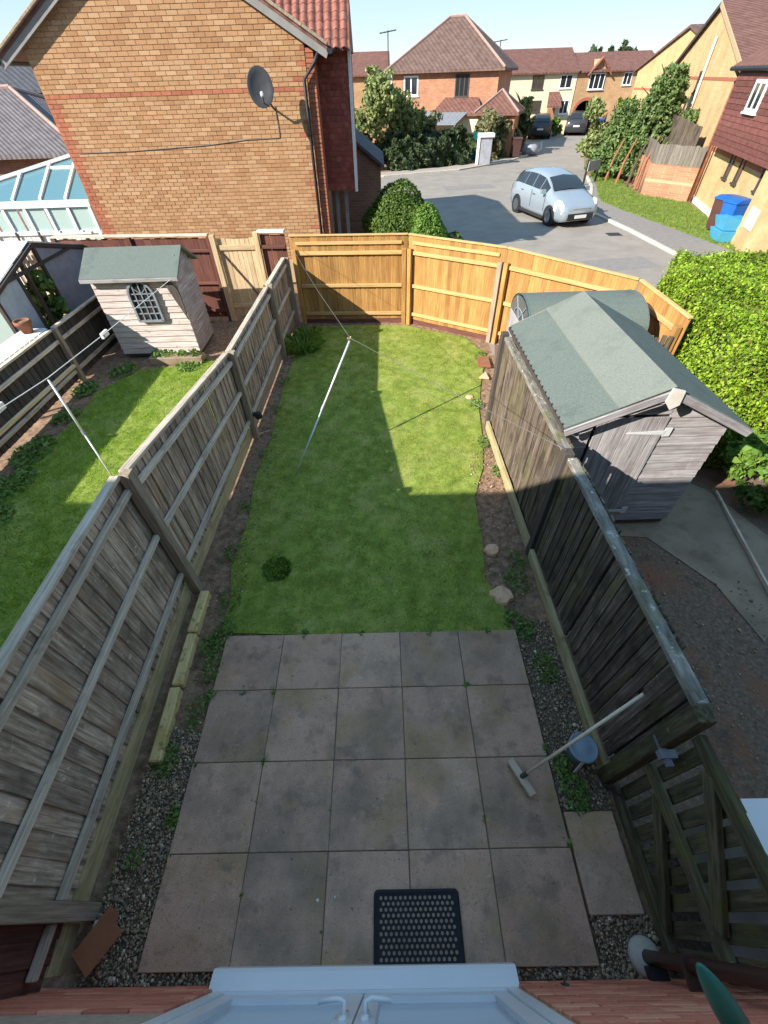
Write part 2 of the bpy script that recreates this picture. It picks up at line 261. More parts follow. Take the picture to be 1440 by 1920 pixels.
class MB:
    def __init__(s): s.v = []; s.f = []; s.r = []
    def add(s, v, f, rnd=0.0):
        k = len(s.v); s.v += [tuple(x) for x in v]; s.f += [tuple(i+k for i in q) for q in f]; s.r += [rnd]*len(v)
    def box(s, lo, hi, rnd=0.0):
        (a, b, c), (d, e, g) = lo, hi
        s.add([(a, b, c), (d, b, c), (d, e, c), (a, e, c), (a, b, g), (d, b, g), (d, e, g), (a, e, g)], [(0, 3, 2, 1), (4, 5, 6, 7), (0, 1, 5, 4), (1, 2, 6, 5), (2, 3, 7, 6), (3, 0, 4, 7)], rnd)
    def obox(s, M, w_, d_, h_, rnd=0.0):
        x, y, z = w_/2, d_/2, h_/2
        s.add([M @ Vector(q) for q in [(-x, -y, -z), (x, -y, -z), (x, y, -z), (-x, y, -z), (-x, -y, z), (x, -y, z), (x, y, z), (-x, y, z)]], [(0, 3, 2, 1), (4, 5, 6, 7), (0, 1, 5, 4), (1, 2, 6, 5), (2, 3, 7, 6), (3, 0, 4, 7)], rnd)
    def bar(s, p0, p1, wd, th, wdir, rnd=0.0): s.obox(frame(p0, p1, wdir), wd, th, (Vector(p1)-Vector(p0)).length, rnd)
    def quad(s, *p, rnd=0.0): s.add(p, [tuple(range(len(p)))], rnd)
    def tube(s, pts, rad, seg=8, caps=True):
        pts = [Vector(p) for p in pts]; rad = rad if isinstance(rad, (list, tuple)) else [rad]*len(pts)
        k = len(s.v); up = None
        for i, p in enumerate(pts):
            t = (pts[min(i+1, len(pts)-1)]-pts[max(i-1, 0)]).normalized()
            if up is None: up = t.orthogonal().normalized()
            up = (up-t*up.dot(t)).normalized(); sd_ = t.cross(up)
            for j in range(seg):
                a = 2*math.pi*j/seg; s.v.append(tuple(p+(up*math.cos(a)+sd_*math.sin(a))*rad[i])); s.r.append(0.0)
        for i in range(len(pts)-1):
            for j in range(seg):
                a, b = k+i*seg+j, k+i*seg+(j+1) % seg; s.f.append((a, b, b+seg, a+seg))
        if caps:
            s.f.append(tuple(k+j for j in reversed(range(seg)))); e = k+(len(pts)-1)*seg; s.f.append(tuple(e+j for j in range(seg)))
    def prism(s, poly, vec, rnd=0.0):
        n = len(poly); vec = Vector(vec); a = [Vector(p) for p in poly]; b = [p+vec for p in a]
        nn = sum(((a[i]-a[0]).cross(a[(i+1) % n]-a[0]) for i in range(n)), Vector())
        fl = nn.dot(vec) > 0
        F = [tuple(reversed(range(n))) if fl else tuple(range(n)), tuple(range(n, 2*n)) if fl else tuple(reversed(range(n, 2*n)))]
        for i in range(n):
            j = (i+1) % n; F.append((i, j, n+j, n+i) if fl else (j, i, n+i, n+j))
        s.add(a+b, F, rnd)
    def lathe(s, prof, c, seg=16):
        k = len(s.v); c = Vector(c)
        for r_, z in prof:
            for j in range(seg):
                a = 2*math.pi*j/seg; s.v.append(tuple(c+Vector((r_*math.cos(a), r_*math.sin(a), z)))); s.r.append(0.0)
        for i in range(len(prof)-1):
            for j in range(seg):
                a, b = k+i*seg+j, k+i*seg+(j+1) % seg; s.f.append((a, b, b+seg, a+seg))
    def build(s, name, mat, parent=None, M=None, smooth=False):
        return link(name, meshdata(name, s.v, s.f, mat, smooth, s.r), parent, M)
def poly_sheet(name, pts, z, mat): return struct(name, meshdata(name, [(x, y, z) for x, y in pts], [tuple(range(len(pts)))], mat))
def inpoly(P, poly):
    x, y = P[:, 0], P[:, 1]; c = np.zeros(len(P), bool); n = len(poly)
    for i in range(n):
        x1, y1 = poly[i]; x2, y2 = poly[(i+1) % n]
        with np.errstate(divide='ignore', invalid='ignore'): t = (x2-x1)*(y-y1)/(y2-y1+1e-12)+x1
        c ^= ((y1 > y) != (y2 > y)) & (x < t)
    return c
def sample_poly(poly, dens):
    a = np.array(poly); lo, hi = a.min(0), a.max(0); N = int(dens*(hi-lo).prod()); P = RNG.uniform(lo, hi, (N, 2)); return P[inpoly(P, poly)]
def np_mesh(name, V, F, mat, rnd, parent=None):
    me = bpy.data.meshes.new(name); k = F.shape[1]; nf = len(F)
    me.vertices.add(len(V)); me.vertices.foreach_set('co', np.ascontiguousarray(V, dtype=np.float32).ravel())
    me.loops.add(nf*k); me.loops.foreach_set('vertex_index', np.ascontiguousarray(F, dtype=np.int32).ravel())
    me.polygons.add(nf); me.polygons.foreach_set('loop_start', np.arange(0, nf*k, k, dtype=np.int32))
    me.attributes.new('rnd', 'FLOAT', 'POINT').data.foreach_set('value', np.asarray(rnd, dtype=np.float32))
    me.materials.append(MATS[mat]); me.update(calc_edges=True); me.validate()
    return link(name, me, parent)
def grass_mesh(name, poly, dens, h, wd, z, mat, keep=None, parent=None):
    P = sample_poly(poly, dens)
    if keep is not None: P = P[keep(P)]
    n = len(P); a = RNG.uniform(0, 2*np.pi, n); pn_ = np.sin(P[:, 0]*9+2*np.sin(P[:, 1]*3.1))*np.sin(P[:, 1]*7+2*np.sin(P[:, 0]*4))+.7*np.sin(P[:, 0]*21+P[:, 1]*5)*np.sin(P[:, 1]*18-P[:, 0]*7); hh = h*RNG.uniform(.45, 1.3, n)*np.clip(1+.45*pn_, .4, 2); ww = wd*RNG.uniform(.6, 1.3, n); ln = RNG.uniform(.2, .9, n)*hh; la = RNG.uniform(0, 2*np.pi, n)
    b = np.c_[P, np.full(n, z)]; d = np.c_[np.cos(a), np.sin(a), np.zeros(n)]*ww[:, None]
    t = b+np.c_[np.cos(la)*ln, np.sin(la)*ln, hh]
    V = np.stack([b-d, b+d, t], 1).reshape(-1, 3); F = np.arange(3*n).reshape(-1, 3)
    return np_mesh(name, V, F, mat, np.repeat(RNG.uniform(0, .999, n), 3), parent)
def leaf_mesh(name, P, size, mat, parent=None, nrm=None, flat=.5, aspect=1.7):
    n = len(P); N = RNG.normal(size=(n, 3))
    if nrm is not None: N = N*flat+nrm
    N /= np.linalg.norm(N, axis=1)[:, None]+1e-9
    t = RNG.normal(size=(n, 3)); t -= N*(t*N).sum(1)[:, None]; t /= np.linalg.norm(t, axis=1)[:, None]+1e-9
    b = np.cross(N, t); s_ = size*RNG.uniform(.45, 1.5, n)[:, None]
    V = np.stack([P-t*s_*aspect/2, P+b*s_/2-N*s_*.12, P+t*s_*aspect/2, P-b*s_/2-N*s_*.12], 1).reshape(-1, 3); F = np.arange(4*n).reshape(-1, 4)
    return np_mesh(name, V, F, mat, np.repeat(RNG.uniform(0, .999, n), 4), parent)
def clump_pts(centers, rad, per):
    C_ = np.asarray(centers); n = len(C_); D_ = RNG.normal(size=(n, per, 3)); D_ /= np.linalg.norm(D_, axis=2)[..., None]
    rr = np.asarray(rad).reshape(-1, 1, 1)*RNG.uniform(.45, 1.0, (n, per, 1))**.6; return (C_[:, None]+D_*rr*np.array([1, 1, .85])).reshape(-1, 3), D_.reshape(-1, 3)
def tree(name, label, loc, h, rx, ry, base_z, leaf, lsize, nclump, per, group=None, cone=False, trunk_r=.12, cat='tree', crad=.28):
    t = thing(name, label, cat, loc, group); x0, y0, z0 = loc
    mb = MB(); top = h*.8; mb.tube([(x0, y0, z0-.05), (x0+.05, y0, z0+top*.4), (x0, y0+.05, z0+top*.75), (x0+.02, y0, z0+top)], [trunk_r, trunk_r*.8, trunk_r*.5, trunk_r*.15], 7)
    for k in range(7):
        a = random.uniform(0, 6.28); zz = z0+max(base_z, h*.15)+(h-base_z)*random.uniform(.05, .6); rr = random.uniform(.5, .8)
        mb.tube([(x0, y0, zz), (x0+math.cos(a)*rx*rr*.5, y0+math.sin(a)*ry*rr*.5, zz+.12*h), (x0+math.cos(a)*rx*rr, y0+math.sin(a)*ry*rr, zz+.2*h)], [trunk_r*.5, trunk_r*.3, trunk_r*.1], 5)
    mb.build('trunk', 'bark', t)
    u = RNG.uniform(0, 1, nclump); a = RNG.uniform(0, 2*np.pi, nclump); rad = RNG.uniform(.35, 1, nclump)**.5
    if cone: zz = base_z+(h-base_z)*(1-np.sqrt(1-u*.96)); prof = (1-(zz-base_z)/(h-base_z))**.8*.95+.05
    else: zz = base_z+(h-base_z)*u; q = np.clip((zz-base_z)/(h-base_z), 0, 1); prof = np.sqrt(np.clip(1-(2*q-.85)**2/1.35, .03, 1))
    prof = prof*RNG.uniform(.8, 1.12, nclump)
    C_ = np.c_[x0+np.cos(a)*rad*prof*rx, y0+np.sin(a)*rad*prof*ry, z0+zz]
    if not cone:
        nl = 7; lb = np.c_[RNG.uniform(-.62, .62, nl)*rx, RNG.uniform(-.6, .6, nl)*ry, base_z+(h-base_z)*np.linspace(.2, .82, nl)[RNG.permutation(nl)]]; ls = RNG.uniform(.3, .6, nl); ls[0] = .75; lb[0] = (0, 0, base_z+(h-base_z)*.42)
        k = RNG.integers(0, nl, nclump); D0 = RNG.normal(size=(nclump, 3)); D0 /= np.linalg.norm(D0, axis=1)[:, None]; q = ls[k][:, None]*RNG.uniform(.3, 1.1, (nclump, 1))
        C_ = np.array([x0, y0, z0])+lb[k]+D0*q*np.array([rx, ry, (h-base_z)*.42]); C_[:, 2] = np.clip(C_[:, 2], z0+base_z*.6+.05, z0+h)
    nclump_ = nclump; P, N = clump_pts(C_, RNG.uniform(.35, 1.35, nclump)*crad*.8*min(rx, ry, 1.6), per); P[:, 2] = np.maximum(P[:, 2], z0+.03)
    leaf_mesh('crown', P, lsize, leaf, t, N, .7); return t
def window(parent, c, w_, h_, nrm, fmat='white_upvc', gmat='glass_dark', mull=1, bar=.06, sill=True, transom=False):
    """frame mesh > pane; c is the centre on the wall face, nrm its outward horizontal normal"""
    n = Vector(nrm).normalized(); u = Vector((-n.y, n.x, 0)); z = Vector((0, 0, 1)); c = Vector(c); mb = MB()
    def fb(a0, b0, a1, b1, d0, d1):
        lo = [c+u*a0+z*b0+n*d0, c+u*a1+z*b0+n*d0, c+u*a1+z*b1+n*d0, c+u*a0+z*b1+n*d0]; mb.prism(lo, n*(d1-d0))
    fb(-w_/2, h_/2-bar, w_/2, h_/2, -.03, .035); fb(-w_/2, -h_/2, w_/2, -h_/2+bar, -.03, .035)
    fb(-w_/2, -h_/2+bar, -w_/2+bar, h_/2-bar, -.03, .033); fb(w_/2-bar, -h_/2+bar, w_/2, h_/2-bar, -.03, .033)
    for k in range(mull):
        x = -w_/2+w_*(k+1)/(mull+1); fb(x-bar*.5, -h_/2+bar, x+bar*.5, h_/2-bar, -.03, .031)
    if transom: fb(-w_/2+bar, h_*.18, w_/2-bar, h_*.18+bar*.7, -.03, .029)
    if sill: fb(-w_/2-.05, -h_/2-.05, w_/2+.05, -h_/2, -.03, .08)
    f = mb.build('window', fmat, parent); g = MB()
    lo = [c+u*(-w_/2+bar*.5)+z*(-h_/2+bar*.5)+n*.012, c+u*(w_/2-bar*.5)+z*(-h_/2+bar*.5)+n*.012, c+u*(w_/2-bar*.5)+z*(h_/2-bar*.5)+n*.012, c+u*(-w_/2+bar*.5)+z*(h_/2-bar*.5)+n*.012]
    g.prism(lo, -n*.015); g.build('pane', gmat, f); return f
def lay_bricks(region, u0, u1, z0, z1, sw=.225, sh=.075):
    """stretcher bond inside region(u, z) -> True; returns (u centre, z centre, width)"""
    out = []; nz = int(round((z1-z0)/sh))
    for r_ in range(nz):
        z = z0+sh*(r_+.5); u = u0-(sw/2 if r_ % 2 else 0)
        while u < u1-.01:
            a, b = max(u, u0), min(u+sw, u1); u += sw
            if b-a < .06: continue
            if region((a+b)/2, z): out.append(((a+b)/2, z, b-a))
    return out

# ------------------------------------------------------------------ ground, lawns, patio, road
poly_sheet('ground', [(-400, -200), (400, -200), (400, 500), (-400, 500)], -.05, 'soil')
LAWN = [(-1.78, 2.14), (-1.0, 2.1), (.2, 2.08), (1.28, 2.1), (1.22, 2.5), (1.1, 2.75), (1.17, 3.3), (1.2, 4.1), (1.42, 4.7), (1.54, 5.4), (1.62, 6.2), (1.8, 7.1), (2.12, 8.3), (1.8, 9.15), (.5, 9.88), (-.6, 9.98), (-1.6, 9.95), (-1.88, 8.5), (-1.92, 7.0), (-1.86, 5.6), (-1.93, 4.6), (-1.85, 3.8), (-1.89, 3.0), (-1.8, 2.6)]
poly_sheet('lawn', LAWN, -.03, 'lawnbase')
LAWN2 = [(-5.65, -.2), (-2.3, -.2), (-2.3, 2.7), (-2.25, 5.6), (-2.2, 8.3), (-3.6, 8.35), (-5.0, 8.0), (-5.5, 7.2), (-5.4, 6.3), (-5.6, 5.2)]
poly_sheet('neighbour_lawn', LAWN2, -.03, 'lawnbase')
def ragged(P):
    inn = inpoly(P, LAWN); d = np.full(len(P), 9.0)
    for i in range(len(LAWN)):
        a, b = np.array(LAWN[i]), np.array(LAWN[(i+1) % len(LAWN)]); t = np.clip(((P-a)@(b-a))/((b-a)@(b-a)), 0, 1); d = np.minimum(d, np.linalg.norm(P-(a+t[:, None]*(b-a)), axis=1))
    lim = .055*(1+np.sin(P[:, 0]*17+P[:, 1]*9)+.8*np.sin(P[:, 1]*23))*np.where(P[:, 1] < 2.12, .55, 1.0)
    q = np.sin(P[:, 0]*5+1.7*np.sin(P[:, 1]*2.3))*np.sin(P[:, 1]*4.1+1.3*np.sin(P[:, 0]*3)); thin = RNG.uniform(0, 1, len(P)) < np.clip(.85-.4*q, .35, 1)
    inn &= thin
    return inn | ((d < lim) & (RNG.uniform(0, 1, len(P)) < .55))
LB = [(-2.05, 2.03), (1.6, 2.03), (2.3, 8.5), (1.9, 9.4), (-1.9, 10.1)]
g_ = grass_mesh('lawn_grass', LB, 4600, .018, .0032, -.03, 'grass', ragged); tag(g_, 'short mown green grass of the middle garden', 'grass', kind='stuff')
g_ = grass_mesh('neighbour_grass', LAWN2, 2600, .04, .004, -.03, 'grass_lush'); tag(g_, 'longer lush green grass of the left garden', 'grass', kind='stuff')
def tuft(name, label, x, y, r_, n, h, mat='grass_lush'):
    a = RNG.uniform(0, 2*np.pi, n); d = r_*np.sqrt(RNG.uniform(0, 1, n)); b = np.c_[x+np.cos(a)*d, y+np.sin(a)*d, np.full(n, -.03)]
    out = np.c_[np.cos(a), np.sin(a), np.zeros(n)]*(d/r_*h*.9)[:, None]; hh = h*RNG.uniform(.6, 1.1, n)
    w_ = np.c_[-np.sin(a), np.cos(a), np.zeros(n)]*(.005 if h < .1 else .011); t1 = b+out*.35+np.c_[np.zeros((n, 2)), hh*.7]; t2 = b+out+np.c_[np.zeros((n, 2)), hh*RNG.uniform(.5, 1, n)]
    V = np.stack([b-w_, b+w_, t1+w_, t2, t1-w_], 1).reshape(-1, 3); F = np.arange(5*n).reshape(-1, 5)
    tag(np_mesh(name, V, F, mat, np.repeat(RNG.uniform(0, .999, n), 5)), label, 'plant')
tuft('grass_tuft', 'dark green taller grass tuft on lawn near patio corner', -1.33, 2.95, .16, 500, .04, 'leaf_tuft')
tuft('fern', 'drooping bright green leafy clump against the far left fence', -1.72, 8.75, .26, 150, .3, 'leaf_fern')
tuft('fern', 'smaller drooping leafy clump beside the orange fence corner', -1.72, 9.4, .2, 90, .24, 'leaf_fern')

# paved patio: 20 slabs and a spare one
patio = poly_sheet('patio', [(-1.7, -.268), (1.29, -.268), (1.29, 2.083), (-1.7, 2.083)], -.009, 'joint')
for r_ in range(4):
    for c_ in range(5):
        x0, y0 = -1.706+.6*c_, -.275+.6*r_; y1 = y0+(.6 if r_ < 3 else .563); s_ = link('slab', boxmesh(.594, y1-y0-.006, .05, 'slab', .004), patio, Matrix.Translation((x0+.3+random.uniform(-.002, .002), (y0+y1)/2, -.025+random.uniform(-.002, .001))) @ Matrix.Rotation(R(random.uniform(-.25, .25)), 4, 'Z'))
s_ = link('slab', boxmesh(.372, .58, .05, 'slab', .006), patio, Matrix.Translation((1.5, .25, -.028)))

# gravel strips
def gravel(name, label, polys, dens):
    bm = bmesh.new(); bmesh.ops.create_icosphere(bm, subdivisions=1, radius=1); bv = np.array([v.co[:] for v in bm.verts]); bf = np.array([[v.index for v in f.verts] for f in bm.faces]); bm.free()
    P = np.concatenate([sample_poly(p, dens) for p in polys]); n = len(P); s_ = RNG.gamma(4, .0015, n)+.002
    sc = s_[:, None]*RNG.uniform(.6, 1.2, (n, 3)); sc[:, 2] *= .7; a = RNG.uniform(0, 6.28, n); V = bv[None]*sc[:, None]*RNG.uniform(.8, 1.2, (n, len(bv), 1))
    x = V[..., 0]*np.cos(a)[:, None]-V[..., 1]*np.sin(a)[:, None]; y = V[..., 0]*np.sin(a)[:, None]+V[..., 1]*np.cos(a)[:, None]
    V = np.stack([x+P[:, :1], y+P[:, 1:], V[..., 2]-.025+RNG.uniform(0, .008, (n, 1))], 2).reshape(-1, 3)
    F = (bf[None]+(np.arange(n)*len(bv))[:, None, None]).reshape(-1, 3)
    tag(np_mesh(name, V, F, 'gravel', np.repeat(RNG.uniform(0, .999, n), len(bv))), label, 'gravel', kind='stuff')
GL = [(-2.1, -.33), (-1.71, -.33), (-1.71, 1.2), (-2.1, 1.2)]; GR = [(1.31, -.33), (1.72, -.33), (1.72, -.04), (1.31, -.04)]; GS = [(-1.71, -.33), (1.31, -.33), (1.31, -.275), (-1.71, -.275)]; GR2 = [(1.31, .55), (1.72, .55), (1.7, 2.2), (1.31, 2.2)]
for k_, pg in enumerate((GL, GR, GS, GR2)): poly_sheet('gravel_bed', pg, -.036-.001*k_, 'grit')
gravel('gravel', 'mixed brown and pale gravel along the left fence and house wall', [GL, GS, GR], 6500)
gravel('gravel', 'sparse fine gravel between patio and right fence', [GR2], 3600)
gravel('gravel', 'scattered stones on the soil borders of the middle lawn', [[(-2.1, 1.2), (-1.72, 1.2), (-1.66, 3.2), (-1.66, 6), (-2.05, 6)], [(1.3, 2.2), (1.68, 2.2), (1.66, 5.2), (1.25, 5.0), (1.12, 3)]], 450)
gravel('gravel', 'stones strewn over the bare right garden', [[(1.9, -.2), (4.2, -.2), (4.0, 2.6), (2.7, 3.4), (1.95, 3.4)]], 160)
# weeds in the borders
def weeds(name, label, spots, size=.022):
    P = []
    for (x, y, r_, n) in spots:
        a = RNG.uniform(0, 6.28, n); d = r_*np.sqrt(RNG.uniform(0, 1, n)); P.append(np.c_[x+np.cos(a)*d, y+np.sin(a)*d*1.4, -.02+RNG.uniform(0, .06, n)*(1-d/r_*.7)])
    P = np.concatenate(P); tag(leaf_mesh(name, P, size, 'leaf_weed', None, np.tile([0, 0, 1.], (len(P), 1)), .6), label, 'weeds', kind='stuff')
weeds('weeds', 'low green weeds along the left border and patio edge', [(-1.95, .95, .1, 160), (-1.8, 1.35, .1, 90), (-1.77, 1.75, .11, 110), (-1.75, 2.12, .13, 150), (-1.8, 2.5, .13, 110), (-1.86, 2.0, .1, 150), (-1.75, .55, .06, 60), (-1.95, .3, .06, 40), (-1.93, 3.2, .1, 70), (-1.92, 4.0, .08, 50), (-1.7, 1.48, .05, 60), (-1.42, 1.52, .04, 30), (-1.12, 1.5, .03, 14), (-.5, 1.53, .02, 10), (.1, 1.52, .02, 9), (.7, 1.53, .025, 12), (-1.1, .93, .02, 10), (-.51, .6, .02, 8), (.09, .93, .015, 6), (.69, .5, .02, 8), (-1.1, .1, .015, 6), (-.52, -.1, .015, 6), (1.28, 1.0, .03, 20), (1.29, .35, .02, 12), (1.0, 2.08, .03, 24), (.4, 2.07, .03, 20), (-.3, 2.08, .03, 22), (-.9, 2.09, .04, 30), (-1.68, .9, .02, 12), (-1.69, .3, .02, 10), (-1.93, 5.2, .08, 40), (-1.92, 6.4, .08, 40), (-1.9, 7.4, .1, 50)])
weeds('weeds', 'small weeds in the border by the right fence', [(1.45, .66, .11, 260), (1.4, .85, .07, 120), (1.5, 1.7, .12, 160), (1.4, 2.1, .1, 130), (1.45, 2.7, .15, 180), (1.3, 2.2, .1, 110), (1.55, 3.0, .1, 90), (1.62, 4.6, .1, 130), (1.55, 5.3, .12, 160), (1.6, 6.4, .12, 120), (2.0, 8.2, .15, 120)])
weeds('weeds', 'leafy plants at the foot of the dark left fence', [(-5.75, 7.3, .22, 260), (-5.65, 6.4, .2, 180), (-5.65, 5.4, .3, 420), (-5.5, 4.6, .28, 360), (-5.3, 3.9, .2, 150), (-5.3, 8.0, .25, 220), (-4.0, 8.3, .3, 420)], .045)
gx = thing('stone_trough', 'low pale stone trough of weeds in front of the left shed', 'trough', (-4.35, 8.38, 0))
box('trough_body', (-4.85, 8.26, -.05), (-3.75, 8.5, .1), 'concrete', gx, .01)
P_ = np.c_[RNG.uniform(-4.8, -3.8, 160), RNG.uniform(8.3, 8.46, 160), RNG.uniform(.1, .2, 160)]; leaf_mesh('leaves', P_, .05, 'leaf_weed', gx)
# bare right garden with its concrete path
poly_sheet('right_garden', [(1.78, -.33), (7.5, -.33), (7.5, 4.6), (4.2, 4.6), (4.1, 7.0), (2.4, 8.8), (1.78, 5.7)], -.04, 'drygarden')
path = poly_sheet('concrete_path', [(2.0, 3.42), (3.2, 3.3), (3.65, 2.6), (3.75, 1.9), (4.1, 2.2), (4.7, 3.2), (4.42, 4.05), (4.2, 4.3), (2.0, 4.3)], -.03, 'concrete')
pe = plank('path_edging', (4.45, 4.05, 0), (4.12, 2.3, 0), .05, .03, (0, 0, 1), 'rail_grey'); tag(pe, 'thin grey timber edging along the right concrete path', 'edging')
# road
ROAD = [(2.3, 7), (9.7, 7), (9.2, 13.8), (8.97, 17.6), (8.65, 20.2), (9.0, 21.8), (9.7, 23.6), (10.6, 26), (11.4, 29), (13.3, 35), (17.5, 46.5), (19.5, 51.5), (14.4, 51.5), (13.6, 46), (12.3, 41.5), (11.3, 39.4), (8.3, 35.4), (4.87, 32.7), (.3, 31.2), (-20, 30.6), (-20, 24.6), (.3, 24.4), (2.0, 22.5)]
poly_sheet('road', ROAD, -.046, 'tarmac')
def kerbed(name, line, other, mat, kmat='kerbstone', h=.06):
    o = poly_sheet(name, line+other[::-1], h-.055, mat)
    for (a, b) in zip(line[:-1], line[1:]):
        a, b = Vector((*a, 0)), Vector((*b, 0)); n = max(1, round((b-a).length/.92))
        for k in range(n):
            p, q = a.lerp(b, (k+.01)/n), a.lerp(b, (k+.99)/n); z = h-.1; plank('kerb_stone', (p.x, p.y, z), (q.x, q.y, z), .14, .13, (0, 0, 1), kmat, o, .01)
    return o
kerbed('pavement', [(9.7, 7), (9.2, 13.8), (8.97, 17.6), (8.65, 20.2), (9.0, 21.8), (9.7, 23.6), (10.6, 26), (11.4, 29)], [(12.3, 7), (10.95, 14.7), (10.5, 17.4), (9.95, 20.6), (9.75, 22.4), (10.0, 23.6), (10.85, 26), (11.6, 29)], 'footway')
kerbed('far_pavement', [(13.6, 46), (12.3, 41.5), (11.3, 39.4), (8.3, 35.4), (4.87, 32.7), (.3, 31.2), (-10, 30.8)], [(12.4, 46.4), (11.2, 42.2), (10.2, 40.2), (7.5, 36.6), (4.3, 34.0), (.2, 32.6), (-10, 32.2)], 'pinkpave')
VERGE = [(10.95, 14.7), (10.5, 17.4), (9.95, 20.6), (9.75, 22.4), (10.0, 23.6), (10.85, 26), (11.6, 29), (12.6, 32), (13.6, 30), (12.4, 26.5), (11.9, 23.6), (13.1, 21.6), (12.4, 18.5), (11.5, 15.4)]
poly_sheet('verge', VERGE, .008, 'lawnbase'); g_ = grass_mesh('verge_grass', VERGE, 700, .07, .009, .01, 'grass_verge'); tag(g_, 'sunlit green grass verge beside the right pavement', 'grass', kind='stuff')
gd = thing('drain_cover', 'small dark road drain by the kerb in front of silver car', 'drain', (8.3, 17.2, -.04)); box('drain_frame', (8.02, 17.0, -.05), (8.5, 17.4, -.036), 'dish_grey', gd, 0)
for k in range(6): box('drain_bar', (8.06+.07*k, 17.03, -.037), (8.1+.07*k, 17.37, -.03), 'black_plastic', gd, 0)

for k_, pg in enumerate([[(6.2, 13.2), (8.2, 13.6), (8.1, 14.6), (6.1, 14.3)], [(3.4, 26.4), (6.0, 26.8), (5.9, 27.8), (3.3, 27.5)], [(8.6, 30.5), (9.6, 31.8), (8.9, 32.3), (7.9, 31.0)]]): poly_sheet('road_patch', pg, -.042+.0004*k_, 'footway')

# ------------------------------------------------------------------ our house (wall at the bottom edge)
H = thing('brick_house', 'red brick house wall along the bottom edge around the white doors', 'house', (0, -.5, 0))
mb = MB()
for lo, hi in [((-22, -.6, -.05), (-1.13, -.343, 4.6)), ((.71, -.6, -.05), (12, -.343, 4.6)), ((-1.13, -.6, 2.15), (.71, -.343, 4.6))]: mb.box(lo, hi)
mb.box((-22, -8, -.05), (12, -7.7, 4.6)); mb.box((-22, -7.7, -.05), (-21.7, -.6, 4.6)); mb.box((11.7, -7.7, -.05), (12, -.6, 4.6)); mb.build('wall', 'mortar_dark', H)
mb = MB(); mb.prism([(-22.2, -.05, 4.66), (-22.2, -4.15, 7.4), (-22.2, -8.25, 4.66), (-22.2, -8.25, 4.56), (-22.2, -4.15, 7.28), (-22.2, -.05, 4.56)], (34.4, 0, 0)); mb.build('roof', 'tiles_brown', H)
mb = MB(); mb.tube([(-22.2, -.06, 4.6), (12.2, -.06, 4.6)], .055, 8); mb.build('gutter', 'brown_plastic', H)
br = lay_bricks(lambda u, z: True, -3.0, -1.135, 0, .9)+lay_bricks(lambda u, z: True, .715, 2.8, 0, 1.5)
for (u, z, w_) in br: link('brick', boxmesh(round(w_, 2)-.011, .1, .064, 'brick_near', .004), H, Matrix.Translation((u, -.38+random.uniform(-.0015, .0015), z)))
D_ = thing('french_doors', 'white double doors with sill at the bottom centre', 'door', (-.21, -.38, 0))
mb = MB(); mb.prism([(-1.17, -.25, -.02), (-1.17, -.25, .1), (-1.17, -.265, .115), (-1.17, -.345, .15), (-1.17, -.345, -.02)], (1.9, 0, 0)); mb.build('sill', 'white_upvc', D_)
mb = MB()
mb.box((-1.125, -.45, .15), (-1.06, -.34, 2.12)); mb.box((.64, -.45, .15), (.705, -.34, 2.12)); mb.box((-1.06, -.45, 2.06), (.64, -.341, 2.12)); mb.box((-1.06, -.45, .15), (.64, -.341, .2)); mb.build('frame', 'white_upvc', D_)
for sx in (0, 1):
    x0, x1 = (-1.055, -.215) if sx == 0 else (-.205, .635)
    mb = MB(); mb.box((x0, -.42, .205), (x0+.09, -.352, 2.05)); mb.box((x1-.09, -.42, .205), (x1, -.352, 2.05)); mb.box((x0+.09, -.42, .205), (x1-.09, -.354, .33)); mb.box((x0+.09, -.42, 1.95), (x1-.09, -.354, 2.05)); lf = mb.build('door_leaf', 'white_upvc', D_)
    mb = MB(); mb.box((x0+.085, -.395, .325), (x1-.085, -.38, 1.955)); mb.build('pane', 'glass_door', lf)
    mb = MB(); hx = (x1-.045) if sx == 0 else (x0+.045); sg = -1 if sx == 0 else 1
    mb.box((hx-.016, -.353, .88), (hx+.016, -.34, 1.1)); mb.tube([(hx, -.345, 1.02), (hx, -.3, 1.02), (hx+sg*.03, -.292, 1.02), (hx+sg*.12, -.3, 1.015)], .011, 8); mb.build('handle', 'white_upvc', lf, smooth=True)
pd = thing('downpipe', 'brown plastic downpipe on the brick wall at bottom right', 'pipe', (1.62, -.26, 0))
mb = MB(); mb.tube([(1.6, -.235, .03), (1.6, -.235, 4.5)], .036, 12); mb.build('pipe', 'brown_plastic', pd, smooth=True)
mb = MB(); mb.lathe([(.1, -.02), (.1, .025), (.085, .045), (.037, .055)], (1.6, -.235, -.02), 20); mb.build('gully_collar', 'kerbstone', pd, smooth=True)
for zz in (.55, 1.6): mb = MB(); mb.box((1.555, -.345, zz), (1.645, -.19, zz+.03)); mb.build('bracket', 'brown_plastic', pd)
mb = MB(); mb.box((1.55, -.34, .05), (1.66, -.27, .12)); mb.build('pipe_shoe', 'black_plastic', pd)
hk = thing('wall_hook', 'small dark metal hook on bricks right of the doors', 'hook', (.97, -.33, .2)); mb = MB(); mb.tube([(.98, -.34, .24), (.98, -.27, .24), (.95, -.255, .25), (.9, -.26, .27)], .006, 6); mb.box((.965, -.333, .2), (.995, -.322, .28)); mb.build('hook_arm', 'dish_grey', hk)
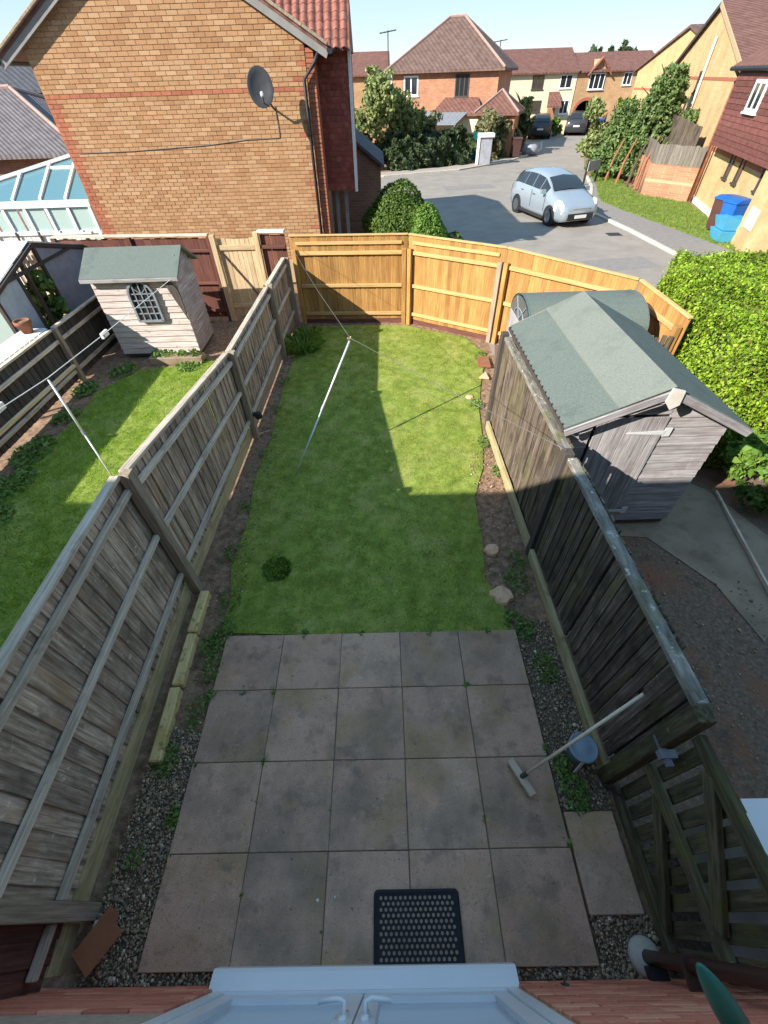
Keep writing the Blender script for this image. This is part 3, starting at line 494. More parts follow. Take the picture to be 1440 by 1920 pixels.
# teal tapered fitting on the wall
pa = thing('wall_lamp', 'teal green tapered wall fitting over the bricks, bottom right corner', 'wall lamp', (1.3, -.33, 1.4))
mb = MB(); tip = Vector((1.05, -.148, 1.8)); ax = Vector((.2, -.185, -.28)).normalized(); pts = []; rad = []
for d, r_ in [(0, .002), (.006, .008), (.02, .014), (.05, .022), (.1, .031), (.17, .04), (.26, .046), (.36, .048)]: pts.append(tip+ax*d); rad.append(r_)
mb.tube(pts, rad, 20); mb.build('lamp_body', 'teal_plastic', pa, smooth=True)
mb = MB(); e_ = pts[-1]; mb.tube([e_, e_+ax*.05, Vector((e_.x+.06, -.34, e_.z-.05))], .02, 8); mb.build('wall_bracket', 'black_plastic', pa, smooth=True)

# ------------------------------------------------------------------ fences of the middle garden
def boards(parent, A, B, h0, h1, off, bw, mat, z0=.04, jit=.012, th=.018, gap=.006, name='board', overlap=False):
    A, B = Vector((*A, 0)), Vector((*B, 0)); d = B-A; L = d.length; d.normalize(); n_ = Vector((-d.y, d.x, 0)); k = max(1, round(L/bw)); s_ = L/k
    for i in range(k):
        p = A+d*(s_*(i+.5))+n_*(off+random.uniform(-.004, .004)); t = (i+.5)/k; h = h0+(h1-h0)*t+random.uniform(-jit, jit)
        lean = d*random.uniform(-.006, .006)
        yaw = Vector((d.x, d.y, 0))+n_*(.10 if overlap else random.uniform(-.04, .04))
        wob = random.uniform(-.006, .006) if mat in ('wood_darkgrey', 'wood_moss', 'wood_grey') else 0; p = p+n_*wob
        plank(name, (p.x, p.y, z0), (p.x+lean.x, p.y+lean.y, round(h, 2)), round(s_-gap+(.024 if overlap else 0), 3), th, yaw, mat, parent, .003)
def rail(parent, A, B, z0, z1, off, wd, th, mat, name='rail'):
    A, B = Vector((*A, 0)), Vector((*B, 0)); d = (B-A).normalized(); n_ = Vector((-d.y, d.x, 0))*off
    return plank(name, (A.x+n_.x, A.y+n_.y, z0), (B.x+n_.x, B.y+n_.y, z1), wd, th, (0, 0, 1), mat, parent, .006)
def post(parent, x, y, h, s_, mat, name='post', z0=-.05, yaw=0): return link(name, boxmesh(s_, s_, h-z0, mat, .006), parent, Matrix.Translation((x, y, (h+z0)/2)) @ Matrix.Rotation(yaw, 4, 'Z'))
# left fence: direction from near to far, so +off points left (away from us)
LF = thing('fence', 'weathered grey board fence with three rails left of the patio and lawn', 'fence', (-2.15, 4, 0))
LP = [(-2.14, -.33, 1.72), (-2.15, .02, 1.72), (-2.2, 2.69, 1.74), (-2.12, 5.64, 1.4), (-2.07, 8.36, 1.4), (-2.04, 10.15, 1.36)]
for i, (x, y, h) in enumerate(LP[1:], 1): post(LF, x, y, h+.0, .1, 'wood_post')
for i in range(len(LP)-1):
    (xa, ya, ha), (xb, yb, hb) = LP[i], LP[i+1]; A, B = (xa, ya+.052), (xb, yb-.052)
    if i in (2, 3, 4): ha, hb = (1.70 if i == 2 else 1.38), (1.4 if i == 2 else 1.37)
    boards(LF, (xa, ya), (xb, yb), ha-.03, hb-.03, .075, .125, 'wood_brown' if i == 0 else 'wood_grey', .16, overlap=True)
    rail(LF, A, B, ha-.005, hb-.005, .06, .035, .085, 'rail_grey', 'capping')
    for fz in (.9, .56, .2): rail(LF, A, B, ha*fz, hb*fz, .03, .055, .05, 'rail_grey')
    rail(LF, A, B, .07, .07, .06, .19, .03, 'rail_moss' if i < 3 else 'wood_post', 'gravel_board')
for k, (a, b) in enumerate([((-2.075, 2.62), (-2.07, 2.12)), ((-2.06, 2.1), (-2.045, 1.57)), ((-2.05, 1.55), (-2.02, .93))]):
    e_ = plank('timber_edging', (a[0], a[1], .0), (b[0], b[1], .0), .1, .11, (1, 0, 0), 'wood_timber', None, .012); tag(e_, ['far', 'middle', 'near'][k]+' piece of yellow mossy edging timber at the left fence foot', 'timber')
lm = thing('fence_lamp', 'small black lamp fixed low on a left fence post', 'lamp', (-2.03, 5.64, .5)); mb = MB(); mb.lathe([(.0, .0), (.05, .0), (.06, .03), (.045, .09), (.0, .1)], (-1.99, 5.64, .32), 12); mb.build('lamp_body', 'black_plastic', lm); mb = MB(); mb.box((-2.068, 5.615, .36), (-2.03, 5.665, .41)); mb.build('lamp_bracket', 'black_plastic', lm)

# right fence: near to far, +off points left (towards us)
RF = thing('fence', 'dark mossy board fence with lichen capping right of the patio', 'fence', (1.72, 3, 0))
RPn = [(1.73, .77, 1.5), (1.71, 3.09, 1.52), (1.68, 5.72, 1.52)]
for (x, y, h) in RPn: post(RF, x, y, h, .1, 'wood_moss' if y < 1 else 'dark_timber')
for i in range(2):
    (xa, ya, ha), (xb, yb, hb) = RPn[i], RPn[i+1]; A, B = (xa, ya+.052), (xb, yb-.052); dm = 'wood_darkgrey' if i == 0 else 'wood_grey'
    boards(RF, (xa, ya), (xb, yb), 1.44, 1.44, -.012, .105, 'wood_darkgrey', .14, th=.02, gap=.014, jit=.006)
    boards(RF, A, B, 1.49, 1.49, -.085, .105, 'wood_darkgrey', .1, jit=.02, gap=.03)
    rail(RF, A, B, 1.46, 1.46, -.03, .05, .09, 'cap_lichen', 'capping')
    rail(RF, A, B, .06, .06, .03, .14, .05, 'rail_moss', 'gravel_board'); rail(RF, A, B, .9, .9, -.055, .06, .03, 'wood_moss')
# gate by the house: boards outside, three rails and two braces towards us
GT = thing('gate', 'open mossy timber gate with rails and diagonal braces by the house', 'gate', (1.75, .2, 0))
ga, gb = (1.74, -.3), (1.74, .7)
boards(GT, ga, gb, 1.33, 1.33, -.05, .125, 'wood_moss', .06, jit=.01, gap=.04)
for zz, nm in ((.04, 'rail'), (.68, 'rail'), (1.32, 'rail')): rail(GT, ga, gb, zz, zz, -.012, .09, .05, 'wood_moss', nm)
plank('brace', (1.745, -.1, .1), (1.745, .52, .64), .085, .04, (0, 1, 0), 'wood_moss', GT); plank('brace', (1.745, -.1, .74), (1.745, .52, 1.28), .085, .04, (0, 1, 0), 'wood_moss', GT)
mb = MB(); mb.box((1.66, .66, .98), (1.76, .71, 1.03)); mb.box((1.68, .62, .99), (1.72, .8, 1.02)); mb.build('latch', 'grey_metal', GT)
mb = MB(); mb.tube([(1.68, .7, .02), (1.68, .6, .25)], .012, 6); mb.build('drop_bolt', 'black_plastic', GT)

# rear orange fence
OF = thing('fence', 'new orange timber fence along the far end of the lawn', 'fence', (0, 10, 0))
OP = [(-1.93, 10.2), (.56, 10.05), (2.35, 8.9), (4.08, 7.2), (4.13, 5.75)]
for i in range(4):
    A, B = Vector(OP[i]), Vector(OP[i+1]); d = (B-A).normalized(); n_ = Vector((-d.y, d.x)); yaw = math.atan2(d.y, d.x)
    a = A+d*.12; b = B-d*.12; hh, h2 = [(1.73, 1.73), (1.73, 1.72), (1.72, 1.65), (1.65, 1.62)][i]
    boards(OF, A+d*.01, B-d*.01, hh, h2, .05, .115, 'wood_orange', .05, jit=.003, overlap=True)
    rail(OF, A, B, hh+.01, h2+.01, .05, .03, .07, 'rail_orange', 'capping')
    for zz in (1.42, .78, .18): rail(OF, a, b, zz, zz, .012, .07, .045, 'rail_orange')
    if i < 2: rail(OF, a, b, 1.6, 1.6, .02, .06, .03, 'rail_orange')
    for q in (A+d*.07, B-d*.07): p = q-n_*.025; post(OF, p.x, p.y, 1.5, .09, 'wood_orange' if not (i == 1 and q.x > 1.5) else 'wood_post', yaw=yaw)
    rail(OF, A, B, -.01, -.01, .05, .1, .03, 'wood_brown', 'gravel_board')
tc_ = thing('terracotta_slab', 'broken terracotta slab on the lawn edge by the far right post', 'slab', (1.98, 7.9, 0)); mb = MB(); mb.prism([(1.86, 7.75, -.02), (2.1, 7.7, -.02), (2.12, 8.1, -.02), (1.9, 8.15, -.02)], (0, 0, .035)); mb.build('slab_piece', 'terracotta', tc_)
mb = MB(); mb.prism([(1.8, 7.3, -.02), (1.98, 7.25, -.02), (1.96, 7.5, -.02)], (0, 0, .03)); mb.build('broken_corner', 'stump', tc_)
for x, y, r_, lb in [(1.26, 3.16, .1, 'smaller pale cut tree stump in soil by the right fence post'), (1.25, 2.52, .135, 'larger pale cut tree stump near the patio right corner'), (1.52, 6.65, .07, 'pale sandy patch of cut stump at the far right lawn edge')]:
    mb = MB(); n = 14; rr = [r_*random.uniform(.8, 1.15) for _ in range(n)]; v = [(x+rr[j]*math.cos(6.283*j/n), y+rr[j]*math.sin(6.283*j/n)*.9, -.04) for j in range(n)]+[(x+rr[j]*.85*math.cos(6.283*j/n), y+rr[j]*.76*math.sin(6.283*j/n), -.005+random.uniform(-.006, .006)) for j in range(n)]+[(x, y, .0)]
    mb.add(v, [(j, (j+1) % n, n+(j+1) % n, n+j) for j in range(n)]+[(n+j, n+(j+1) % n, 2*n) for j in range(n)]); tag(mb.build('tree_stump', 'stump'), lb, 'stump')

# ------------------------------------------------------------------ small things on the patio
mt = thing('door_mat', 'black rubber door mat with rows of round holes', 'mat', (.13, -.08, .0)); mb = MB(); x0, x1, y0, y1, zt = -.165, .43, -.275, .11, .016
def rrect(a, b, c, d, r_, n=4):
    out = []
    for cx, cy, st in ((b-r_, d-r_, 0), (a+r_, d-r_, 90), (a+r_, c+r_, 180), (b-r_, c+r_, 270)): out += [(cx+r_*math.cos(R(st+90*k/n)), cy+r_*math.sin(R(st+90*k/n))) for k in range(n+1)]
    return out
ou = rrect(x0, x1, y0, y1, .03); mb.prism([(x, y, .001) for x, y in ou], (0, 0, .012)); mb.build('mat_body', 'rubber', mt)
inn = rrect(x0+.03, x1-.03, y0+.028, y1-.03, .015); mb = MB(); n = len(ou); mb.add([(x, y, .0125) for x, y in ou]+[(x, y, .0135) for x, y in inn]+[(x, y, .019) for x, y in [((a+c)/2, (b+d)/2) for (a, b), (c, d) in zip(ou, inn)]], [(i, (i+1) % n, 2*n+(i+1) % n, 2*n+i) for i in range(n)]+[(2*n+i, 2*n+(i+1) % n, n+(i+1) % n, n+i) for i in range(n)]); mb.build('rim', 'rubber', mt)
mb = MB()
for j in range(11):
    for i in range(15):
        x = x0+.05+(x1-x0-.1)*(i+(.5 if j % 2 else 0))/14.5; y = y0+.045+(y1-y0-.09)*j/10
        mb.add([(x+.0105*math.cos(6.283*k/8), y+.0105*math.sin(6.283*k/8), .0145) for k in range(8)], [tuple(range(8))])
mb.build('hole', 'concrete', mt)
bm_ = thing('broom', 'wooden broom leaning against the right fence with head on patio', 'broom', (1.02, .77, 0))
bh = Vector((1.02, .765, .06)); be = Vector((1.655, 1.01, 1.13))
hd = Vector((.46, -.89, 0)).normalized(); pz = Vector((0, 0, 1))
mb = MB(); mb.obox(frame(bh-hd*.14, bh+hd*.14, (hd.y, -hd.x, 0)), .055, .035, .28); mb.build('broom_head', 'brush_wood', bm_)
mb = MB()
for k in range(130):
    p = bh+hd*random.uniform(-.135, .135)+Vector((hd.y, -hd.x, 0))*random.uniform(-.022, .022)-pz*.018; mb.tube([p, p+Vector((random.uniform(-.01, .01), random.uniform(-.01, .01), -.042))], [.0022, .0015], 3, False)
mb.build('bristles', 'bristle', bm_)
mb = MB(); mb.tube([bh+pz*.005, bh+(be-bh)*.06], [.02, .018], 10); mb.build('socket', 'dish_grey', bm_)
mb = MB(); mb.tube([bh+(be-bh)*.03, be], .012, 10); mb.build('broom_handle', 'handle_wood', bm_, smooth=True)
bk = thing('bucket', 'small grey blue lidded bucket below the broom handle', 'bucket', (1.53, .93, 0))
mb = MB(); mb.lathe([(0, -.03), (.075, -.03), (.095, .2), (.1, .205)], (1.53, .93, 0), 20); mb.build('bucket_body', 'bucket_blue', bk, smooth=True)
mb = MB(); mb.lathe([(.112, .2), (.115, .215), (.106, .225), (.098, .218), (.05, .232), (0, .235)], (1.53, .93, 0), 24); mb.build('lid', 'bucket_blue', bk, smooth=True)
mb = MB(); mb.bar((1.49, .825, .2), (1.475, .8, .02), .025, .006, (1, 0, 0)); mb.build('strap', 'white_paint', bk)
tl = thing('roof_tile', 'brown clay roof tile propped on gravel by the left fence post', 'tile', (-1.98, -.1, 0))
a, b, c, d = Vector((-2.1, -.18, .13)), Vector((-1.955, .05, .13)), Vector((-1.82, -.055, .085)), Vector((-1.985, -.285, .085))
nn = (b-a).cross(d-a).normalized(); nn = nn if nn.z > 0 else -nn
mb = MB(); cc = c.lerp(b, .3); mb.prism([a, b, b.lerp(c, .55), b.lerp(c, .55).lerp(a.lerp(d, .55), .12), c.lerp(d, .12), d], -nn*.022); mb.build('tile_body', 'tile_brown', tl)
mb = MB(); mb.box((-2.06, -.2, -.04), (-1.96, -.02, .06)); mb.build('prop_brick', 'pale_stone', tl)
for k, (x, y) in enumerate([(-.56, .06), (-.44, .075)]):
    bm = bmesh.new(); bmesh.ops.create_icosphere(bm, subdivisions=2, radius=.011 if k == 0 else .007)
    for v in bm.verts: v.co *= random.uniform(.8, 1.2); v.co.z *= .6
    me = bpy.data.meshes.new('pebble'); bm.to_mesh(me); bm.free(); me.materials.append(MATS['white_paint']); tag(link('pebble', me, None, Matrix.Translation((x, y, .004))), ['larger', 'smaller'][k]+' white pebble on the slabs left of the door mat', 'pebble')
# white box beyond the gate
wb = thing('storage_box', 'white topped garden box beyond the mossy gate', 'box', (2.6, .2, 0))
box('box_body', (2.06, -.28, -.04), (2.95, .42, .9), 'white_paint', wb, .01); mb = MB(); mb.prism([(2.02, -.32, .905), (2.02, .46, .905), (2.02, .46, .94), (2.02, .2, .98), (2.02, -.32, .94)], (1.0, 0, 0)); mb.build('lid', 'white_upvc', wb)
# washing lines and props
wl = thing('clothes_prop', 'silver clothes prop leaning over the middle lawn', 'pole', (-1.34, 4.62, 0))
p0, p1 = Vector((-1.34, 4.62, -.02)), Vector((-.46, 5.62, 1.51)); pm = p0.lerp(p1, .52)
mb = MB(); mb.tube([p0, pm], .012, 8); mb.build('lower_tube', 'silver_pole', wl, smooth=True); mb = MB(); mb.tube([pm, p1], .015, 8); mb.build('upper_tube', 'silver_pole', wl, smooth=True)
mb = MB(); mb.tube([pm-(p1-p0)*.02, pm+(p1-p0)*.02], .021, 8); mb.build('clamp', 'grey_metal', wl); mb = MB(); mb.tube([p1, p1+Vector((.02, .03, .05))], .01, 6); mb.tube([p1, p1+Vector((-.02, -.02, .05))], .01, 6); mb.build('fork', 'wood_pale', wl)
mb = MB(); mb.tube([(1.69, 3.09, 1.53), (.7, 4.26, 1.52), (-.45, 5.62, 1.55), (-1.1, 7.6, 1.53), (-1.9, 10.08, 1.62)], .003, 5); tag(mb.build('washing_line', 'wire_dark'), 'thin washing line from right fence post over the prop to far corner', 'line')
wl = thing('clothes_prop', 'pale metal clothes prop in the left garden behind the fence', 'pole', (-4, 4.7, 0))
q0, q1 = Vector((-4.0, 4.62, -.02)), Vector((-4.42, 5.1, 1.34)); pm = q0.lerp(q1, .5)
mb = MB(); mb.tube([q0, pm], .012, 8); mb.build('lower_tube', 'silver_pole', wl, smooth=True); mb = MB(); mb.tube([pm, q1], .015, 8); mb.build('upper_tube', 'silver_pole', wl, smooth=True); mb = MB(); mb.tube([pm-(q1-q0)*.02, pm+(q1-q0)*.02], .021, 8); mb.build('clamp', 'grey_metal', wl)
mb = MB(); mb.tube([(-4.6, -.32, 2.2), (-4.55, 4.0, 1.42), (-4.42, 5.1, 1.36), (-4.35, 6.4, 1.33), (-3.9, 8.5, 1.5)], .006, 5); tag(mb.build('washing_line', 'cord'), 'pale washing line over the left garden', 'line')
for k, (x, y, z) in enumerate([(-4.38, 6.6, 1.32), (-4.58, 4.35, 1.4)]):
    mb = MB(); mb.box((x-.02, y-.09, z-.06), (x+.02, y+.09, z+.02)); mb.box((x-.035, y-.06, z-.05), (x+.035, y-.03, z+.0)); tag(mb.build('line_tensioner', 'cord'), ['white plastic line tensioner nearer the left shed', 'white plastic line tensioner at the far left picture edge'][k], 'tensioner')
pw = plank('wooden_pole', (-5.57, 4.9, .57), (-5.53, 7.1, .56), .05, .05, (0, 0, 1), 'wood_pale'); tag(pw, 'long pale wooden pole resting along the dark left fence', 'pole')

# ------------------------------------------------------------------ right shed
SH = thing('shed', 'grey weathered timber shed with green felt roof beside right fence', 'shed', (2.65, 4.6, 0))
sx0, sx1, sy0, sy1, zr, ze = 1.83, 3.48, 3.5, 5.68, 1.97, 1.52
def ridge_z(x, xm=2.62, half=.9): return zr-.03-(zr-ze)*abs(x-xm)/half
mb = MB(); mb.prism([(sx0+.02, sy0+.03, 0), (sx1-.02, sy0+.03, 0), (sx1-.02, sy0+.03, ridge_z(sx1)-.03), (2.62, sy0+.03, zr-.06), (sx0+.02, sy0+.03, ridge_z(sx0)-.03)], (0, sy1-sy0-.06, 0)); mb.build('shed_core', 'dark_timber', SH)
def clad(x0, x1, z0, z1, y, dirn, parent, mat, step=.115, top=None):
    """horizontal shiplap boards on a wall facing -y"""
    z = z0
    while z < z1-.02:
        a, b = x0, x1
        if top:
            zz = min(z+step, z1); ok = [x for x in np.linspace(x0, x1, 60) if top(x) > zz-.03]
            if len(ok) < 4: break
            a, b = ok[0], ok[-1]
        h = min(step, z1-z)-.006
        o = plank('cladding_board', (a, y, z+h/2), (b, y, z+h/2), round(h, 3), .018, (0, .12, 1), mat, parent, .003); z += step
clad(sx0, 2.1, .08, ridge_z(sx0)+.1, sy0+.012, -1, SH, 'wood_shed', top=lambda x: ridge_z(x)); clad(2.82, sx1, .08, 1.85, sy0+.012, -1, SH, 'wood_shed', top=lambda x: ridge_z(x))
clad(2.1, 2.82, 1.62, 1.95, sy0+.012, -1, SH, 'wood_shed', top=lambda x: ridge_z(x))
dr = thing_door = link('door', None, SH, Matrix.Translation((2.46, sy0-.02, .8)))
for k in range(7): plank('door_board', (2.12+.1*k+.05, sy0-.012, .07), (2.12+.1*k+.05, sy0-.012, 1.6), .096, .016, (1, random.uniform(-.05, .05), 0), 'wood_shed', dr, .003)
for zz in (.28, 1.42):
    mb = MB(); mb.prism([(2.83, sy0-.023, zz-.025), (2.83, sy0-.023, zz+.025), (2.45, sy0-.023, zz+.008), (2.45, sy0-.023, zz-.008)], (0, -.006, 0)); mb.box((2.83, sy0-.024, zz-.05), (2.9, sy0-.012, zz+.05)); mb.build('hinge', 'silver_pole', dr)
mb = MB(); mb.box((2.14, sy0-.045, .95), (2.17, sy0-.02, 1.05)); mb.build('bolt', 'grey_metal', dr)
for (xa, xb) in ((sx0, sx0+.001), (sx1, sx1-.001)):
    for k in range(13):
        z = .08+.115*k
        if z+.11 > ridge_z(xa)-.02: break
        s_ = 1 if xa > 2.6 else -1; plank('cladding_board', (xa+s_*.0, sy0+.03, z+.055), (xa+s_*.0, sy1, z+.055), .109, .018, (-s_*.12, 0, 1), 'wood_shed', SH, .003)
for (x0, x1, m_) in ((2.62, 1.74, 'L'), (2.62, 3.57, 'R')):
    zE = 1.595 if m_ == 'L' else 1.53; z0_ = 2.0; sg = -1 if m_ == 'L' else 1; xm = 2.18
    f1 = MB(); v = [(x0, 3.36, z0_), (x1, 3.36, zE), (x1, 5.76, zE), (x0, 5.76, z0_)]; f1.prism(v, (0, 0, -.025)); rf = f1.build('roof', 'felt', SH)
    if m_ == 'L':
        zM = z0_+(zE-z0_)*(x0-xm)/(x0-x1); f2 = MB(); f2.prism([(x0+.0, 3.35, z0_+.012), (xm, 3.35, zM+.008), (xm-.012, 4.6, zM+.006), (xm, 5.77, zM+.008), (x0, 5.77, z0_+.012)], (0, 0, -.008)); f2.build('felt_overlap', 'felt_pale', rf)
        for k in range(20):
            y = 3.42+k*.12; mb = MB(); mb.box((x1-.008, y-.012, zE-.045), (x1+.006, y+.012, zE+.004)); mb.build('felt_nail', 'black_plastic', rf)
    for y in (3.335, 5.775): plank('barge_board', (x0, y, z0_-.05), (x1, y, zE-.05), .075, .02, (0, 0, 1), 'wood_shed' if y < 4 else 'rail_orange', SH)
    e_ = MB(); e_.bar((x1, 3.36, zE-.035), (x1, 5.76, zE-.035), .04, .03, (0, 0, 1)); e_.build('eave_batten', 'dark_timber', SH)
mb = MB(); mb.prism([(2.56, 3.318, 2.02), (2.68, 3.318, 1.99), (2.69, 3.318, 1.85), (2.62, 3.318, 1.8), (2.55, 3.318, 1.88)], (0, -.018, 0)); mb.build('finial', 'pale_stone', SH)
# arched playhouse behind the shed
PH = thing('playhouse', 'arched green felt roofed playhouse between shed and orange fence', 'playhouse', (2.95, 6.5, 0))
box('body', (2.06, 6.0, -.03), (3.72, 7.0, 1.37), 'wood_shed', PH, .01)
cy, cz, rr = 6.5, 1.36, .56; arc = [(cy+rr*math.cos(R(a)), cz+.35*math.sin(R(a))) for a in range(0, 181, 15)]
mb = MB(); n = len(arc)
for i in range(n-1):
    (ya, za), (yb, zb) = arc[i], arc[i+1]; mb.prism([(2.1, ya, za), (2.1, yb, zb), (2.1, cy+(yb-cy)*.96, cz+(zb-cz)*.96), (2.1, cy+(ya-cy)*.96, cz+(za-cz)*.96)], (1.68, 0, 0))
mb.build('roof', 'felt', PH)
mb = MB(); mb.prism([(2.075, y, z) for y, z in [(cy+(y-cy)*.93, cz+(z-cz)*.93) for y, z in arc]], (.02, 0, 0)); pn = mb.build('end_panel', 'glass_blue', PH)
mb = MB()
for a in (60, 120): mb.bar((2.068, cy, cz+.03), (2.068, cy+.5*math.cos(R(a)), cz+.31*math.sin(R(a))), .012, .01, (0, 1, 0.01))
for r_ in (.28,):
    for a in range(0, 180, 15): mb.bar((2.068, cy+r_*math.cos(R(a)), cz+.6*r_*math.sin(R(a))), (2.068, cy+r_*math.cos(R(a+15)), cz+.6*r_*math.sin(R(a+15))), .01, .012, (1, 0, 0))
mb.build('fan_bar', 'mesh_blue', pn)
mb = MB()
for i in range(n-1):
    (ya, za), (yb, zb) = arc[i], arc[i+1]; s_ = 1.012
    for xx in (2.08, 3.76): mb.prism([(xx, cy+(ya-cy)*s_, cz+(za-cz)*s_), (xx, cy+(yb-cy)*s_, cz+(zb-cz)*s_), (xx, yb, zb), (xx, ya, za)], (.02, 0, 0))
mb.build('edge_trim', 'felt', PH)
pk = thing('picket_fence', 'short row of old dark jagged pickets behind the right shed', 'fence', (3.75, 5.75, 0))
for k in range(8): plank('picket', (3.52+.075*k, 5.98-.03*k, 0), (3.52+.075*k, 5.98-.03*k, round(1.38+random.uniform(-.05, .04), 2)), .06, .02, (1, -.4, 0), 'wood_darkgrey', pk)
rail(pk, (3.5, 6.02), (4.06, 5.78), 1.0, 1.0, 0, .06, .03, 'wood_darkgrey')

# ------------------------------------------------------------------ hedges
def hedge(name, label, foot, h, n, leaf, size, cat='hedge', noise=.12, inset=.16, group=None):
    cx = sum(p[0] for p in foot)/len(foot); cy_ = sum(p[1] for p in foot)/len(foot); t = thing(name, label, cat, (cx, cy_, 0), group)
    mb = MB(); f2 = [(cx+(x-cx)*.9, cy_+(y-cy_)*.9) for x, y in foot]; mb.prism([(x, y, -.04) for x, y in f2], (0, 0, h-inset)); mb.build('inner_core', 'core_green', t)  # solid dark core added inside the leaves to block see-through
    P = []; N = []; top = sample_poly(foot, n/ max(1, 9)); bump_ = lambda X, Y: noise*(np.sin(X*2.7+1)+np.sin(Y*3.1)+np.sin(X*5.3+Y*4.1))*.35
    z = h+bump_(top[:, 0], top[:, 1])+RNG.normal(0, .035, len(top)); P.append(np.c_[top, z]); N.append(np.tile([0, 0, 1.], (len(top), 1)))
    for i in range(len(foot)):
        a, b = np.array(foot[i]), np.array(foot[(i+1) % len(foot)]); L = np.linalg.norm(b-a); k = int(L*h*n/9); u = RNG.uniform(0, 1, k); zz = h*RNG.uniform(0, 1.0, k)
        d = (b-a)/L; nn = np.array([d[1], -d[0]]); mid = np.array([cx, cy_]); nn = nn if ((a-mid)@nn) > 0 else -nn
        p = a+(b-a)*u[:, None]; off = bump_(p[:, 0]*1.3+zz*2, p[:, 1]*1.3-zz)+RNG.normal(0, .035, k)-.12*(zz/h)**6; p = p+nn*off[:, None]
        P.append(np.c_[p, zz]); N.append(np.tile([nn[0], nn[1], .35], (k, 1)))
    leaf_mesh('foliage', np.concatenate(P), size, leaf, t, np.concatenate(N), .75); return t
hedge('hedge', 'tall bright green clipped hedge at the right picture edge', [(5.0, 8.0), (4.45, 6.6), (4.3, 5.6), (4.28, 4.55), (6.9, 4.4), (8.6, 8.2)], 1.78, 40000, 'leaf_hedge', .026)
tree('bush', 'low pale leafed shrub in front of the bright hedge', (4.85, 4.2, 0), .75, .55, .3, .1, 'leaf_bright', .07, 45, 36, trunk_r=.03, cat='bush', crad=.5)
tree('bush', 'low dark leafed shrub at the right garden path edge', (5.0, 3.7, 0), .35, .5, .4, .05, 'leaf_bush', .05, 30, 26, trunk_r=.02, cat='bush', crad=.5)
def roundbush(name, label, c, r_, rz, leaf, size, n):
    t = thing(name, label, 'bush', (c[0], c[1], 0)); mb = MB(); prof = [(0, 0)]+[(r_*.88*math.sin(R(a)), c[2]-rz*.88*math.cos(R(a))) for a in range(20, 180, 16)]+[(0, c[2]+rz*.88)]; mb.lathe(prof, (c[0], c[1], 0), 14); mb.build('inner_core', 'core_green', t)  # dark filler volume added under the leaf shell so nothing shows through
    D_ = RNG.normal(size=(n, 3)); D_ /= np.linalg.norm(D_, axis=1)[:, None]; s_ = 1+.07*np.sin(D_[:, 0]*6+1)*np.sin(D_[:, 1]*5+2)+.06*np.sin(D_[:, 2]*8)+RNG.normal(0, .025, n)
    P = np.array(c)+D_*s_[:, None]*np.array([r_, r_, rz]); P[:, 2] = np.maximum(P[:, 2], .02); leaf_mesh('foliage', P, size, leaf, t, D_, .7)
roundbush('bush', 'dark green rounded bush behind the orange fence', (.55, 14.2, .95), .95, 1.0, 'leaf_bush', .038, 17000)
roundbush('bush', 'lighter green bush in front of the dark rounded bush', (1.25, 13.5, .8), .55, .78, 'leaf_bright', .04, 7000)
roundbush('bush', 'small green bush at right of the rounded bushes', (2.0, 13.6, .4), .5, .5, 'leaf_bush', .06, 1600)

# ------------------------------------------------------------------ left garden: fences, shed, greenhouse
NF = thing('fence', 'dark brown low fence on the far side of the left garden', 'fence', (-5.8, 6, 0))
NPn = [(-5.97, 2.0, 1.0), (-5.96, 4.85, 1.0), (-5.94, 7.65, 1.0), (-5.9, 9.6, 1.0)]
for (x, y, h) in NPn: post(NF, x, y, h, .09, 'wood_post')
for i in range(3):
    (xa, ya, ha), (xb, yb, hb) = NPn[i], NPn[i+1]; A, B = (xa, ya+.05), (xb, yb-.05)
    boards(NF, (xa, ya), (xb, yb), .96, .96, .06, .14, 'wood_darkbrown', .03, overlap=True); rail(NF, A, B, .985, .985, .05, .035, .08, 'rail_grey', 'capping')
    for zz in (.78, .2): rail(NF, A, B, zz, zz, .02, .06, .045, 'rail_grey')
LS = thing('shed', 'small pale clapboard shed with green felt roof in the left garden', 'shed', (-4.68, 9.1, 0))
lx0, lx1, ly0, ly1 = -5.5, -3.87, 8.6, 9.6
mb = MB(); mb.prism([(lx0+.02, ly0+.02, 0), (lx0+.02, ly1-.02, 0), (lx0+.02, ly1-.02, 1.5), (lx0+.02, 9.1, 1.83), (lx0+.02, ly0+.02, 1.5)], (lx1-lx0-.04, 0, 0)); mb.build('shed_core', 'dark_timber', LS)
z = .06
while z < 1.48: plank('cladding_board', (lx0, ly0+.008, z+.055), (lx1, ly0+.008, z+.055), .112, .02, (0, .16, 1), 'wood_shedpale', LS, .004); z += .116
z = .06
while z < 1.8:
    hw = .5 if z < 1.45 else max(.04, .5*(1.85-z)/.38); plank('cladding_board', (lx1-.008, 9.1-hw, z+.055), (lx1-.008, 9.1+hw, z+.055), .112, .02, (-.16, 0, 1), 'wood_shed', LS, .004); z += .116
mb = MB(); mb.prism([(lx0-.1, 8.48, 1.54), (lx0-.1, 9.1, 1.9), (lx0-.1, 9.72, 1.54), (lx0-.1, 9.72, 1.5), (lx0-.1, 9.1, 1.86), (lx0-.1, 8.48, 1.5)], (lx1-lx0+.2, 0, 0)); mb.build('roof', 'felt', LS)
plank('fascia', (lx0-.1, 8.47, 1.5), (lx1+.1, 8.47, 1.5), .06, .02, (0, 0, 1), 'wood_shed', LS)
AW = link('arched_window', None, LS, Matrix.Translation((-4.62, 8.55, 1.0))); ac = Vector((-4.6, 8.55, 1.08)); ah = .24
mb = MB(); ar = [(ac.x+ah*math.cos(R(a)), ac.z+.12+ah*math.sin(R(a))*1.1) for a in range(0, 181, 18)]
